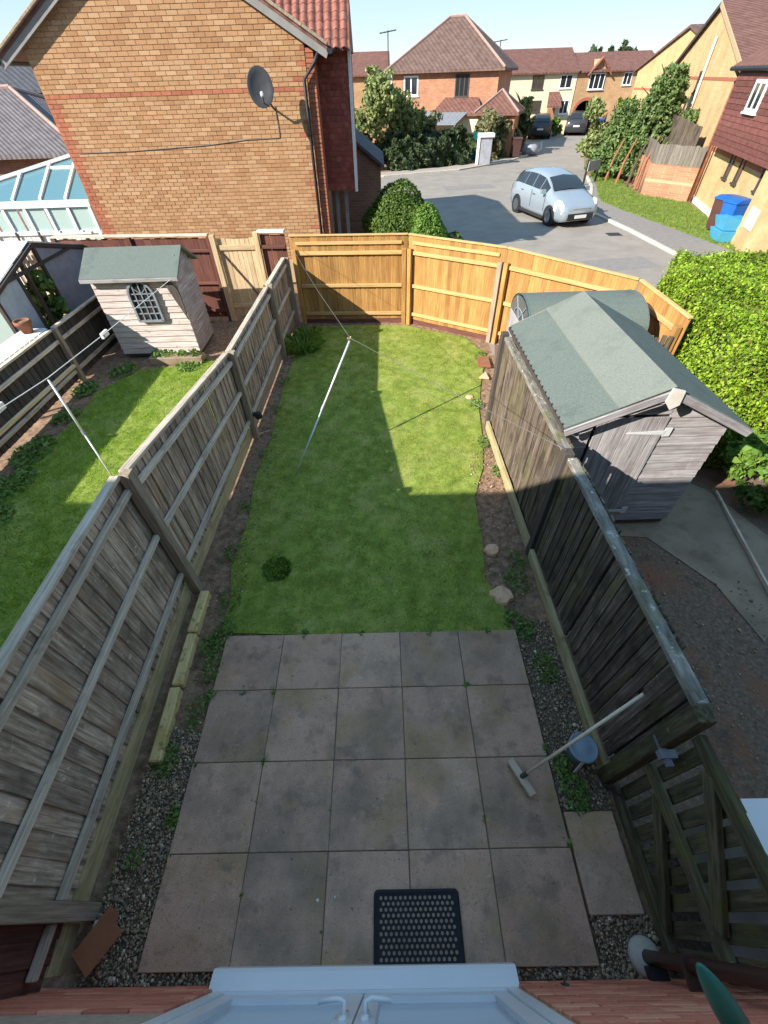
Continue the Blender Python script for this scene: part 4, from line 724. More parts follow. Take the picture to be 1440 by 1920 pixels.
outl = [(ac.x+ah, ac.z-.34)]+ar+[(ac.x-ah, ac.z-.34)]
mb.prism([(x, 8.575, z) for x, z in outl], (0, -.012, 0)); mb.build('pane', 'glass_dark', AW)
mb = MB()
for (p, q) in zip(outl, outl[1:]+outl[:1]): mb.bar((p[0], 8.55, p[1]), (q[0], 8.55, q[1]), .045, .04, (0, 1, 0))
for k in (-1, 0, 1): mb.bar((ac.x+k*.12, 8.552, ac.z-.33), (ac.x+k*.12, 8.552, ac.z+.12+ah*(.85 if k else 1.05)), .02, .02, (1, 0, 0))
for k in range(4): mb.bar((ac.x-ah, 8.554, ac.z-.2+.12*k), (ac.x+ah, 8.554, ac.z-.2+.12*k), .02, .016, (0, 0, 1))
for s_ in (-1, 1): mb.bar((ac.x, 8.556, ac.z+.16), (ac.x+s_*.17, 8.556, ac.z+.3), .018, .014, (0, 1, 0))
mb.build('window_bars', 'grey_metal', AW)
mb = MB(); mb.prism([(x+ah*2.05, 8.575, z) for x, z in outl if x > ac.x-.02], (0, -.03, 0)); mb.build('shutter', 'wood_darkbrown', AW)
# rear boundary of the left garden
BF = thing('fence', 'red brown rear fence of the left garden with pale capping', 'fence', (-5, 10.6, 0))
A, B = (-7.2, 10.75), (-3.72, 10.52)
boards(BF, A, B, 1.68, 1.68, .03, .12, 'wood_brown', .03, overlap=True); rail(BF, A, B, 1.74, 1.74, .02, .04, .12, 'rail_grey', 'capping')
for zz in (1.45, .8, .2): rail(BF, A, B, zz, zz, -.02, .06, .04, 'wood_brown')
for x in (-7.2, -5.5, -3.72): post(BF, x, 10.75-(x+7.2)*.066, 1.72, .09, 'wood_brown')
boards(BF, (-2.62, 10.5), (-2.06, 10.45), 1.72, 1.72, .03, .12, 'wood_brown', .03); rail(BF, (-2.64, 10.5), (-2.05, 10.45), 1.78, 1.78, .02, .05, .14, 'pale_stone', 'capping'); rail(BF, (-2.62, 10.5), (-2.06, 10.45), 1.5, 1.5, -.02, .07, .05, 'wood_brown')
GG = thing('gate', 'pale timber garden gate with diagonal brace in the left rear fence', 'gate', (-3.15, 10.5, 0))
post(GG, -3.63, 10.5, 1.74, .11, 'wood_pale'); post(GG, -2.68, 10.48, 1.78, .11, 'wood_pale')
boards(GG, (-3.56, 10.5), (-2.75, 10.48), 1.66, 1.66, .03, .1, 'wood_pale', .05); 
for zz in (1.5, .3): rail(GG, (-3.56, 10.5), (-2.75, 10.48), zz, zz, 0, .1, .03, 'wood_pale')
plank('brace', (-3.52, 10.49, 1.42), (-2.8, 10.47, .4), .03, .02, (0, 1, .2), 'dark_timber', GG)
# greenhouse
GH = thing('greenhouse', 'timber greenhouse with white roof sheets at the left picture edge', 'greenhouse', (-7.8, 9.15, 0))
ax0, ax1, ay0, ay1, ym = -9.2, -6.6, 7.6, 10.7, 9.15; zt, zl = 2.0, 1.58; tz = lambda y: zl+(zt-zl)*(1-abs(y-ym)/1.55)
mb = MB()
for y in (ay0, 8.35, 8.62, ym, ay1): mb.bar((ax1, y, 0), (ax1, y, tz(y)-.02), .06, .06, (1, 0, 0))
for y in (ay0, ay1): mb.bar((ax0, y, 0), (ax0, y, zl), .06, .06, (1, 0, 0)); mb.bar((ax1, y, tz(y)-.03), (ax1, ym, zt-.03), .07, .06, (1, 0, 0)); mb.bar((ax0, y, zl-.03), (ax1, y, zl-.03), .06, .05, (0, 0, 1)); mb.bar((ax0, y+.002, .5), (ax1, y+.002, .5), .05, .05, (0, 0, 1))
mb.bar((ax1+.002, ay0, .5), (ax1+.002, ay1, .5), .05, .05, (0, 0, 1)); mb.bar((ax1+.002, 8.0, 1.66), (ax1+.002, 10.3, 1.66), .05, .05, (0, 0, 1)); mb.bar((ax0, ym, zt-.04), (ax1, ym, zt-.04), .06, .05, (0, 0, 1))
mb.build('frame', 'dark_timber', GH)
for k in range(4):
    xa, xb = ax0+.66*k-.05, ax0+.66*k+.6
    for s_ in (-1, 1): mb = MB(); mb.prism([(xa, ym, zt+.03), (xb, ym, zt+.03), (xb, ym+s_*1.68, zl-.005), (xa, ym+s_*1.68, zl-.005)], (0, 0, -.012)); mb.build('roof_sheet', 'translucent_roof', GH)
for ya, yb, m_, nm in ((ay0+.03, 8.32, 'plastic_clear', 'pane'), (ym+.03, ay1-.03, 'mesh_blue', 'side_panel')):
    mb = MB(); mb.prism([(ax1, ya, .53), (ax1, yb, .53), (ax1, yb, tz(yb)-.08), (ax1, ya, tz(ya)-.08)], (-.01, 0, 0)); mb.build(nm, m_, GH)
    mb = MB(); mb.prism([(ax1, ya, .02), (ax1, yb, .02), (ax1, yb, .47), (ax1, ya, .47)], (-.02, 0, 0)); mb.build('base_panel', 'wood_darkbrown', GH)
for k in range(4): mb = MB(); xa = ax0+.65*k; mb.prism([(xa+.04, ay0, .53), (xa+.61, ay0, .53), (xa+.61, ay0, zl-.07), (xa+.04, ay0, zl-.07)], (0, .01, 0)); mb.build('pane', 'glass_green', GH)
tree('potted_plant', 'leafy plant growing inside the greenhouse doorway', (-6.85, 8.85, 0), 1.55, .26, .26, .2, 'leaf_weed', .09, 40, 24, trunk_r=.02, cat='plant', crad=.7)
pt = thing('plant_pot', 'orange clay plant pot on the white table by the greenhouse', 'pot', (-6.3, 7.5, 1.0)); mb = MB(); mb.lathe([(0, 1.0), (.08, 1.0), (.115, 1.15), (.135, 1.15), (.135, 1.21), (.11, 1.21), (.1, 1.16)], (-6.3, 7.5, 0), 18); mb.build('pot_body', 'terracotta', pt, smooth=True); mb = MB(); mb.lathe([(0, 1.18), (.105, 1.18)], (-6.3, 7.5, 0), 14); mb.build('pot_soil', 'soil', pt)
st = thing('staging_table', 'white slatted table holding the clay pot by the greenhouse', 'table', (-6.3, 7.0, 0))
for k in range(10): box('slat', (-6.52, 6.3+.14*k, .965), (-6.08, 6.42+.14*k, .998), 'white_paint', st)
for x in (-6.5, -6.15):
    for y in (6.34, 7.6): box('leg', (x, y, -.03), (x+.05, y+.05, .965), 'white_paint', st)

# ------------------------------------------------------------------ the big brick gable behind
GB = thing('brick_house', 'large buff brick gable house beyond the left garden', 'house', (-4.4, 15, 0))
gx0, gx1, gy, gm = -7.32, -1.5, 13.0, -4.42; eav, apx = 4.5, 6.3
gz = lambda x: eav+(apx-eav)*(1-abs(x-gm)/(3.3))
mb = MB(); mb.prism([(gx0+.003, gy+.012, 0), (gx1-.003, gy+.012, 0), (gx1-.003, gy+.012, gz(gx1)-.12), (gm, gy+.012, apx-.12), (gx0+.003, gy+.012, gz(gx0)-.12)], (0, 6.2, 0)); mb.build('wall', 'mortar', GB)
br = lay_bricks(lambda u, z: z < gz(u)-.12, gx0, gx1, .6, 6.1); zb = 3.86
def bmat(u, z):
    row = int(round((z-.6)/.075-.5))
    if abs(z-zb) < .045: return 'brick_red'
    if u < gx0+(.24 if (row // 1) % 2 else .12) and z < zb: return 'brick_red'
    if u > gx1-(.3 if row % 4 < 2 else .12): return 'brick_red' if row % 3 == 0 else 'brick_buff'
    return 'brick_buff'
vis = sorted([b for b in br if b[1] > 1.2], key=lambda b: -b[2]+.06*abs(b[1]-2.2)+random.random()*.02)
single = set(vis[:300]); jb = {'brick_buff': MB(), 'brick_red': MB()}
for b in br:
    u, z, w_ = b; m_ = bmat(u, z); dy = random.uniform(-.002, .003)
    if b in single: link('brick', boxmesh(round(w_, 2)-.011, .06, .064, m_, 0), GB, Matrix.Translation((u, gy+.03+dy, z)))
    else: jb[m_].box((u-w_/2+.005, gy+dy, z-.032), (u+w_/2-.005, gy+.05, z+.032), random.random())
for m_ in jb: tag(jb[m_].build('brick', m_, GB), kind='stuff')
# roof: two slopes, barge boards, gutter ends
for s_ in (-1, 1):
    xe = gm+s_*3.42; ze_ = eav-.06; mb = MB(); mb.prism([(gm, gy-.16, apx+.03), (xe, gy-.16, ze_+.05), (xe, gy+6.4, ze_+.05), (gm, gy+6.4, apx+.03)], (0, 0, -.08)); mb.build('roof', 'tiles_red', GB)
    plank('barge_board', (gm, gy-.13, apx-.1), (xe, gy-.13, ze_-.08), .16, .03, (0, 0, 1), 'lead_flash', GB)
    k = 14
    for i in range(k):
        p = Vector((gm, gy-.15, apx+.04)).lerp(Vector((xe, gy-.15, ze_+.06)), (i+.5)/k); link('verge_tile', boxmesh(.3, .16, .05, 'wood_post', .01), GB, Matrix.Translation(p) @ Matrix.Rotation(s_*R(29), 4, 'Y') @ Matrix.Rotation(R(2), 4, 'X'))
    mb = MB(); mb.tube([(xe+s_*.04, gy-.18, ze_-.03), (xe+s_*.04, gy+6.4, ze_-.03)], .06, 8); mb.build('gutter', 'black_plastic', GB)
# tile hung bay at the right with its own roof
box('bay_wall', (gx1-.02, gy+.6, 1.98), (-.6, gy+2.2, 4.45), 'brick_red', GB, 0)
bay = link('hung_tiles', None, GB, Matrix.Translation((-1.05, gy+.58, 3)))
for r_ in range(24):
    for c_ in range(7):
        x = -1.42+.125*c_+(.06 if r_ % 2 else 0); 
        if x > -.62: continue
        plank('hung_tile', (x, gy+.585, 2.0+.105*r_), (x, gy+.565, 2.13+.105*r_), .119, .012, (1, 0, 0), 'tile_hung', bay, 0)
box('corner_trim', (-.63, gy+.55, 1.95), (-.56, gy+.62, 4.5), 'white_paint', GB, .004); box('return_wall', (gx1-.002, gy+.03, 0), (gx1+.18, gy+.5, 4.3), 'brick_red', GB, 0)
for k in range(52): link('brick', boxmesh(.17, .02, .064, 'brick_red', 0), GB, Matrix.Translation((gx1+.09, gy+.022, .6+.075*k)))
mb = MB(); mb.tube([(gx1+.3, gy-.1, 4.4), (gx1+.2, gy-.06, 4.25), (gx1-.06, gy-.07, 4.0), (gx1-.06, gy-.07, 0)], .036, 10); mb.build('downpipe', 'black_plastic', GB, smooth=True)
mb = MB(); mb.prism([(-2.6, gy+.3, 4.46), (-.56, gy+.3, 4.46), (-.56, gy+1.3, 5.36), (-2.6, gy+1.3, 5.36)], (0, 0, -.05)); mb.prism([(-2.6, gy+2.3, 4.46), (-.56, gy+2.3, 4.46), (-.56, gy+1.3, 5.36), (-2.6, gy+1.3, 5.36)], (0, 0, -.05)); br_ = mb.build('bay_roof', 'tiles_red', GB)
sl = math.atan2(.9, 1.0)
for r_ in range(6):
    for c_ in range(12):
        x = -2.53+.17*c_; y = gy+.36+.2*r_*math.cos(sl)*1.0; z = 4.5+.2*r_*math.sin(sl)
        if gz(x)+.1 > z and x < gm+3.4 and False: continue
        t_ = bpy.data.meshes.get('roof_tile_m')
        if not t_:
            q = MB(); 
            for i in range(6):
                a0, a1 = i/6, (i+1)/6; f = lambda a: (-.085+.17*a, .035*math.sin(a*math.pi*1.25))
                (xa, za), (xb, zb_) = f(a0), f(a1); q.add([(xa, -.12, za), (xb, -.12, zb_), (xb, .12, zb_), (xa, .12, za), (xa, -.12, za-.02), (xb, -.12, zb_-.02)], [(0, 1, 2, 3), (4, 5, 1, 0)])
            t_ = meshdata('roof_tile_m', q.v, q.f, 'tile_red')
        link('roof_tile', t_, br_, Matrix.Translation((x, y, z+.02)) @ Matrix.Rotation(sl-.05, 4, 'X'))
mb = MB(); mb.prism([(-.6, gy+.36, 4.42), (-.6, gy+1.3, 5.28), (-.6, gy+2.24, 4.42)], (.035, 0, 0)); mb.build('bay_gable', 'brick_red', GB)
# porch posts and low annex behind
for x in (-1.2, -.95): box('porch_post', (x, gy+.9, 0), (x+.09, gy+1.0, 2.0), 'lead_flash', GB)
mb = MB(); mb.prism([(-1.5, gy+3.2, 0), (.05, gy+3.2, 0), (.05, gy+3.2, 2.15), (-1.5, gy+3.2, 3.2)], (0, 3, 0)); mb.build('annex_wall', 'brickwall_dark', GB)
mb = MB(); mb.prism([(-1.5, gy+3.05, 3.34), (.16, gy+3.05, 2.18), (.16, gy+3.05, 2.1), (-1.5, gy+3.05, 3.24)], (0, 3.3, 0)); mb.build('annex_roof', 'tiles_dark', GB)
# cable along the gable
cb = MB(); cb.tube([(gx0+.25, gy-.012, 2.92), (-5.8, gy-.012, 2.93), (-4.6, gy-.012, 2.97), (-4.0, gy-.012, 2.99), (-3.1, gy-.012, 3.06), (-2.3, gy-.012, 3.08), (-2.28, gy-.012, 3.15), (-2.29, gy-.012, 3.6)], .008, 5); cb.build('cable', 'wire_dark', GB)
# satellite dish
SD = thing('satellite_dish', 'dark grey satellite dish on the buff brick gable', 'dish', (-2.3, 12.9, 3.6))
mb = MB(); M_ = Matrix.Translation((-2.45, 12.5, 3.9)) @ Matrix.Rotation(R(18), 4, 'Z') @ Matrix.Rotation(R(78), 4, 'X'); n = 22; v = []; F = []
for i, (r_, z) in enumerate([(0.0, 0), (.1, .006), (.2, .025), (.28, .052), (.29, .05), (.28, .04), (.2, .012), (0, -.012)]):
    for j in range(n): a = 6.283*j/n; v.append(M_ @ Vector((r_*math.cos(a)*.92, r_*math.sin(a)*1.12, z)))
for i in range(7):
    for j in range(n): F.append((i*n+j, i*n+(j+1) % n, (i+1)*n+(j+1) % n, (i+1)*n+j))
mb.add(v, F); mb.build('reflector', 'dish_grey', SD, smooth=True)
mb = MB(); mb.tube([(-2.3, 13.0, 3.55), (-2.3, 12.75, 3.6), (-2.42, 12.56, 3.85)], .02, 8); mb.build('wall_arm', 'dish_grey', SD); mb = MB(); mb.tube([(-2.42, 12.5, 3.64), (-2.35, 12.12, 3.78)], .012, 6); mb.build('feed_arm', 'dish_grey', SD)
mb = MB(); mb.tube([(-2.36, 12.14, 3.78), (-2.38, 12.2, 3.83)], .035, 10); mb.build('receiver', 'silver_pole', SD, smooth=True)
# conservatory
CV = thing('conservatory', 'white framed conservatory with blue glass roof beside the brick gable', 'conservatory', (-9, 14, 0))
ap = Vector((-7.6, 14.6, 2.83)); zE_ = 2.02; yf = 13.1; xl = -11.5
mb = MB(); mb.box((xl, yf-.08, zE_-.12), (-7.36, yf+.08, zE_+.02)); mb.box((xl, yf-.05, 1.32), (-7.36, yf+.05, 1.4))
for k in range(8): x = -7.42-.56*k; mb.box((x-.035, yf-.06, .6), (x+.035, yf+.04, zE_-.12))
mb.build('frame', 'white_upvc', CV); xs = [-7.4, -7.95, -8.6, -9.3, -10.0, -10.7, -11.5]; hip0 = Vector((-11.5, yf, zE_))
def upper(x):
    t = max(0, min(1, (x-xl)/(ap.x-xl))); return Vector((x, yf+(ap.y-yf)*t, zE_+(ap.z-zE_)*t)) if x < ap.x else Vector((x, ap.y, ap.z))
for a, b in zip(xs[:-1], xs[1:]):
    pa_, pb = upper(a), upper(b); mb = MB(); mb.prism([(a, yf, zE_+.02), (b, yf, zE_+.02), tuple(pb+Vector((0, 0, .0))), tuple(pa_)] if (pb-Vector((b, yf, zE_))).length > .05 else [(a, yf, zE_+.02), (b, yf, zE_+.02), tuple(pa_)], (0, 0, -.02)); mb.build('roof_pane', 'glass_sky', CV)
    mb = MB(); mb.prism([(a-.03, yf-.02, .62), (b+.03, yf-.02, .62), (b+.03, yf-.02, zE_-.12), (a-.03, yf-.02, zE_-.12)], (0, .01, 0)); mb.build('pane', 'glass_green', CV)
for x in xs[1:-1]:
    u_ = upper(x); mb = MB(); mb.bar((x, yf, zE_+.04), u_+Vector((0, 0, .03)), .06, .05, (1, 0, 0)); mb.build('glazing_bar', 'white_upvc', CV)
mb = MB(); mb.bar(hip0+Vector((0, 0, .05)), ap+Vector((0, 0, .05)), .09, .07, (0, 1, 0)); mb.bar(ap+Vector((0, 0, .05)), (-7.36, 14.6, 2.9), .09, .08, (0, 1, 0)); mb.bar((-8.6, yf+.98, 2.56), (-7.4, yf+.98, 2.56), .08, .05, (0, 1, .5)); mb.tube([ap, ap+Vector((0, 0, .18))], [.05, .02], 8); mb.build('ridge', 'white_upvc', CV)
mb = MB(); mb.box((xl, yf, 0), (-7.36, yf+.2, .62)); mb.build('dwarf_wall', 'white_paint', CV); mb = MB(); mb.prism([(xl, yf, zE_), (-7.36, 14.6, zE_), (-7.36, 17, zE_), (xl, 17, zE_)], (0, 0, -.03)); mb.build('inner_ceiling', 'white_paint', CV)
wf = thing('fence', 'white painted low picket fence in front of the conservatory', 'fence', (-9, 11.9, 0))
boards(wf, (-11.5, 12.0), (-6.95, 11.9), 1.55, 1.55, 0, .11, 'white_paint', .03, gap=.012); rail(wf, (-11.5, 12.0), (-6.95, 11.9), 1.57, 1.57, 0, .05, .1, 'white_paint', 'capping')
for x in np.arange(-11, -7, .55): plank('trellis_post', (float(x), 11.9, 1.2), (float(x)+.02, 11.88, 1.62), .05, .03, (1, 0, 0), 'dark_timber', wf)
tf = thing('picket_fence', 'grey scalloped top picket fence behind the greenhouse', 'fence', (-6.7, 11, 0))
for k in range(14): plank('picket', (-8.6+.105*k, 11.05, 0), (-8.6+.105*k, 11.05, 1.5+.05*(k % 2)), .08, .02, (1, 0, 0), 'rail_grey', tf)
rail(tf, (-8.7, 11.07), (-7.2, 11.07), 1.2, 1.2, 0, .07, .03, 'rail_grey')

# ------------------------------------------------------------------ houses farther away
def hip_roof(parent, x0, x1, y0, y1, z0, z1, mat, ov=.35, ridge=.0, axis='x', name='roof'):
    a, b, c, d = x0-ov, x1+ov, y0-ov, y1+ov; mx, my = (a+b)/2, (c+d)/2
    e, f = ((mx-ridge/2, my), (mx+ridge/2, my)) if axis == 'x' else ((mx, my-ridge/2), (mx, my+ridge/2))
    mb = MB(); V = [(a, c, z0), (b, c, z0), (b, d, z0), (a, d, z0), (*e, z1), (*f, z1), (a, c, z0-.12), (b, c, z0-.12), (b, d, z0-.12), (a, d, z0-.12)]
    F = [(0, 1, 5, 4), (1, 2, 5), (2, 3, 4, 5), (3, 0, 4)] if axis == 'x' else [(0, 1, 4), (1, 2, 5, 4), (2, 3, 5), (3, 0, 4, 5)]
    F += [(0, 6, 7, 1), (1, 7, 8, 2), (2, 8, 9, 3), (3, 9, 6, 0), (9, 8, 7, 6)]; mb.add(V, F); rf = mb.build(name, mat, parent)
    q = MB()
    for i, k in ((0, 4), (1, 5), (2, 5), (3, 4)) if axis == 'x' else ((0, 4), (1, 4), (2, 5), (3, 5)): q.tube([Vector(V[i])+Vector((0, 0, .03)), Vector(V[k])+Vector((0, 0, .03))], .07, 6)
    q.tube([Vector(V[4])+Vector((0, 0, .03)), Vector(V[5])+Vector((0, 0, .04))], .08, 6); q.build('hip_tiles', 'hip_tile', rf); return rf
def gable_roof_y(parent, x0, x1, y0, y1, z0, z1, mat, ov=.3, ovg=.15, name='roof'):
    """ridge along x"""
    my = (y0+y1)/2; mb = MB(); mb.prism([(x0-ovg, y0-ov, z0), (x0-ovg, my, z1), (x0-ovg, y1+ov, z0), (x0-ovg, y1+ov, z0-.1), (x0-ovg, my, z1-.12), (x0-ovg, y0-ov, z0-.1)], (x1-x0+2*ovg, 0, 0)); return mb.build(name, mat, parent)
# hipped red house (own axes: x along the front, y into the house)
XF.append(Matrix.Translation((1.07, 42, 0)) @ Matrix.Rotation(R(-20), 4, 'Z'))
HB = thing('brick_house', 'orange red brick house with brown hipped roof across the road', 'house', (3.7, 3, 0))
box('wall', (0, 0, -.05), (7.4, 6.2, 4.25), 'brickwall_orange', HB, 0); hip_roof(HB, 0, 7.4, 0, 6.2, 4.27, 6.75, 'tiles_brown', .4, 1.0)
window(HB, (1.4, 0, 3.55), 1.05, 1.0, (0, -1, 0), bar=.09); window(HB, (5.0, 0, 3.5), .95, 1.1, (0, -1, 0), 'dark_timber', mull=2, bar=.07); window(HB, (1.6, 0, 1.5), 1.4, 1.1, (0, -1, 0), bar=.09)
mb = MB(); mb.prism([(3.2, -1.3, 2.15), (6.8, -1.3, 2.15), (6.2, 0, 2.95), (3.9, 0, 2.95)], (0, 0, -.1)); mb.build('lean_to_roof', 'tiles_red', HB)
mb = MB(); mb.prism([(2.2, -2.6, 1.75), (5.3, -2.6, 1.75), (5.8, -1.0, 2.3), (2.9, -1.0, 2.3)], (0, 0, -.05)); cn = mb.build('canopy', 'grey_metal', HB)
for x in (2.3, 3.7, 5.2): box('canopy_post', (x, -2.55, -.05), (x+.09, -2.45, 1.72), 'white_paint', HB)
box('porch_wall', (3.4, -1.1, -.05), (6.5, 0, 2.1), 'render_cream', HB, 0)
box('turret_wall', (6.6, -1.6, -.05), (9.0, 1.2, 2.2), 'brickwall_orange', HB, 0); hip_roof(HB, 6.6, 9.0, -1.6, 1.2, 2.22, 3.25, 'tiles_red', .25, 0, name='turret_roof')
XF.pop()
gt = thing('tarpaulin', 'dark green tarpaulin on the fence before the hipped house', 'tarpaulin', (5.4, 36, 0)); mb = MB(); mb.prism([(4.4, 36.3, 0), (7.2, 36.6, 0), (7.2, 36.6, 1.5), (5.6, 36.4, 1.35), (4.4, 36.3, 1.05)], (0, .06, 0)); mb.build('sheet', 'green_tarp', gt)
ub = thing('utility_box', 'white grey street cabinet on the far pavement', 'cabinet', (6.75, 34.4, 0)); box('cabinet_body', (6.3, 34.2, 0), (7.05, 34.7, 1.3), 'mesh_blue', ub, .02); box('cabinet_top', (6.2, 34.1, 1.3), (7.15, 34.8, 1.5), 'white_paint', ub, .03); box('cabinet_side', (6.2, 34.15, .02), (6.3, 34.7, 1.3), 'white_paint', ub, .02)
def aerial(x, y, z0, z1, lb):
    t = thing('aerial', lb, 'aerial', (x, y, z0)); mb = MB(); mb.tube([(x, y, z0), (x, y, z1)], .03, 6); mb.build('mast', 'dish_grey', t); mb = MB(); mb.tube([(x-.45, y, z1-.1), (x+.45, y, z1)], .025, 5)
    for k in range(5): mb.tube([(x-.4+.2*k, y-.2, z1-.08+.02*k), (x-.4+.2*k, y+.2, z1-.08+.02*k)], .02, 4)
    mb.build('aerial_bars', 'dish_grey', t)
aerial(.66, 34, 0, 5.75, 'tall thin aerial mast left of the hipped roof'); aerial(8.5, 42.6, 4.2, 5.6, 'thin aerial at right of the hipped roof')
# cream terrace with arch
TR = thing('terraced_house', 'cream rendered terrace with long brown red roof at the road end', 'house', (14.5, 55, 0))
box('wall', (9.5, 52, -.05), (17.4, 59, 3.95), 'render_cream', TR, 0); gable_roof_y(TR, 8.5, 17.4, 52, 59, 4.0, 5.5, 'tiles_red')
window(TR, (14.05, 52, 3.4), 1.0, .85, (0, -1, 0), 'dark_timber'); window(TR, (16.5, 52, 3.4), 1.05, .85, (0, -1, 0)); window(TR, (14.2, 52, 1.9), .9, .75, (0, -1, 0), 'dark_timber'); window(TR, (16.75, 52, 1.8), .8, .9, (0, -1, 0))
mb = MB(); mb.prism([(15.0, 51.2, 1.9), (16.3, 51.2, 1.9), (16.1, 52, 2.8), (15.2, 52, 2.8)], (0, 0, -.1)); mb.build('door_hood', 'tiles_red', TR); box('door', (15.3, 51.94, 0), (16.0, 52.02, 1.75), 'brickwall_orange', TR, 0)
AR = thing('arch_house', 'buff brick house with archway and small gablet at the road end', 'house', (20, 55, 0))
mb = MB(); ar = [(18.66-.9*math.cos(R(a)), 1.35+.85*math.sin(R(a))) for a in range(0, 181, 20)]
mb.add([(x, 52, z) for x, z in [(17.45, -.05), (17.45, 3.95), (23.5, 3.95), (23.5, -.05)]]+[(x, 52, z) for x, z in [(17.76, -.05)]+ar+[(19.56, -.05)]], [])
n0 = len(ar)+2; idx = list(range(4, 4+n0)); half = n0//2
mb.f.append(tuple([0]+idx[:half+1]+[1])[::-1]); mb.f.append(tuple([1]+idx[half:]+[3, 2])[::-1])
mb.build('wall', 'brickwall_buff', AR); mb = MB(); mb.box((17.45, 52.6, -.05), (17.74, 58.9, 3.9)); mb.box((19.6, 52.6, -.05), (23.5, 58.9, 3.9)); mb.box((17.75, 52.05, 2.35), (19.58, 58.8, 3.9)); mb.box((17.75, 58.5, 0), (19.58, 58.7, 2.3)); mb.build('rear_wall', 'brickwall_dark', AR)
gable_roof_y(AR, 17.55, 24.5, 52, 58.4, 4.0, 5.15, 'tiles_red'); mb = MB(); mb.prism([(18.3, 51.95, 3.7), (20.05, 51.95, 3.7), (19.2, 51.95, 4.7)], (0, 2.5, 0)); mb.build('gablet', 'brickwall_buff', AR)
for s_ in (-1, 1): plank('gablet_verge', (19.2, 51.8, 4.78), (19.2+s_*1.0, 51.8, 3.72), .3, .1, (0, 1, 0), 'tile_red', AR)
window(AR, (19.15, 51.95, 3.35), 1.3, 1.0, (0, -1, 0), mull=2); window(AR, (21.8, 52, 3.45), .75, .8, (0, -1, 0))
mb = MB()
for a in range(0, 180, 12): mb.bar((18.66-.98*math.cos(R(a)), 51.97, 1.35+.93*math.sin(R(a))), (18.66-.98*math.cos(R(a+12)), 51.97, 1.35+.93*math.sin(R(a+12))), .22, .06, (0, 0, 1) if 40 < a < 130 else (1, 0, 0))
mb.build('arch_bricks', 'brick_red', AR)
# yellow brick houses along the right of the road: own axes x into the house, y from near to far along the facade
def facade(x, y, hx, hy): return Matrix(((-hy, hx, 0, x), (hx, hy, 0, y), (0, 0, 1, 0), (0, 0, 0, 1)))
hv = Vector((.27, .963)); M_ = Matrix(((hv.y, hv.x, 0, 13.3), (-hv.x, hv.y, 0, 21.5), (0, 0, 1, 0), (0, 0, 0, 1)))
XF.append(M_)
YE = thing('brick_house', 'pale yellow brick house with big gable and hung tiles at right', 'house', (3, 2, 0))
mb = MB(); mb.prism([(0, .9, -.05), (0, 13.3, -.05), (0, 13.3, 4.0), (0, 7.0, 5.83), (0, .9, 4.06)], (8, 0, 0)); mb.build('gable_wall', 'brickwall_yellow', YE)
mb = MB(); mb.prism([(-.12, .5, 4.02), (-.12, 7.0, 5.98), (-.12, 13.8, 3.9), (-.12, 13.8, 3.8), (-.12, 7.0, 5.86), (-.12, .5, 3.92)], (9, 0, 0)); mb.build('gable_roof', 'tiles_red', YE)
for (ya, za, yb, zb_) in ((7.0, 5.87, .5, 3.93), (7.0, 5.87, 13.8, 3.81)): plank('barge_board', (-.14, ya, za), (-.14, yb, zb_), .16, .04, (0, 0, 1), 'dark_timber' if yb > 7 else 'mortar', YE)
box('front_wall', (.12, -9.5, -.05), (7.8, .9, 4.0), 'brickwall_yellow', YE, 0)
mb = MB(); mb.prism([(-.4, -9.8, 4.0), (-.4, .55, 4.0), (3.9, .55, 6.6), (3.9, -9.8, 6.6)], (0, 0, -.1)); mb.prism([(8.2, -9.8, 4.0), (8.2, .55, 4.0), (3.9, .55, 6.6), (3.9, -9.8, 6.6)], (0, 0, -.1)); mb.build('roof', 'tiles_red', YE)
mb = MB(); mb.tube([(-.45, -9.8, 3.92), (-.45, .5, 3.92)], .06, 8); mb.build('gutter', 'black_plastic', YE)
box('band_course', (-.012, .95, 3.58), (0, 12.9, 3.68), 'brick_red', YE, 0); box('band_course', (.105, -9.4, 1.62), (.12, .85, 1.74), 'brick_red', YE, 0)
window(YE, (0, 6.5, 3.5), .72, .72, (-1, 0, 0), 'dark_timber', mull=0, bar=.08)
for (a, b) in (((5.9, 4.95), (4.2, 1.0)),): mb = MB(); mb.tube([(-.08, 5.95, 4.9), (-.08, 5.95, .1)], .05, 8); mb.build('flue_pipe', 'pale_stone', YE, smooth=True)
mb = MB(); mb.tube([(-.3, .7, 3.95), (-.1, .5, 3.7), (-.06, .42, 3.6), (-.06, .42, 0)], .05, 8); mb.build('downpipe', 'tile_red', YE, smooth=True)
mb = MB(); mb.tube([(-.06, .85, 3.6), (-.06, .85, 0)], .04, 8); mb.build('soil_pipe', 'terracotta', YE, smooth=True)
box('tile_panel', (-.3, -9.2, 1.95), (.12, -.15, 3.86), 'wood_brown', YE, 0)
tp = link('hung_tiles', None, YE, Matrix.Translation((-.3, -4, 2.9)))
for r_ in range(13): plank('tile_course', (-.315, -9.2, 1.98+.145*r_), (-.315, -.14, 1.98+.145*r_), .17, .02, (.12, 0, 1), 'tile_hung_dark', tp, 0)
window(YE, (-.34, -3.0, 3.3), 1.1, .75, (-1, 0, 0), bar=.09)
for yy in (-2.0, -3.15): window(YE, (.12, yy, 1.5), .42, .78, (-1, 0, 0), 'dark_timber', mull=0, bar=.06)
window(YE, (.12, -5.6, 1.6), 1.0, .8, (-1, 0, 0), 'dark_timber', mull=1, bar=.07)
box('plinth', (.04, -6, -.04), (.12, .9, .14), 'pale_stone', YE, 0)
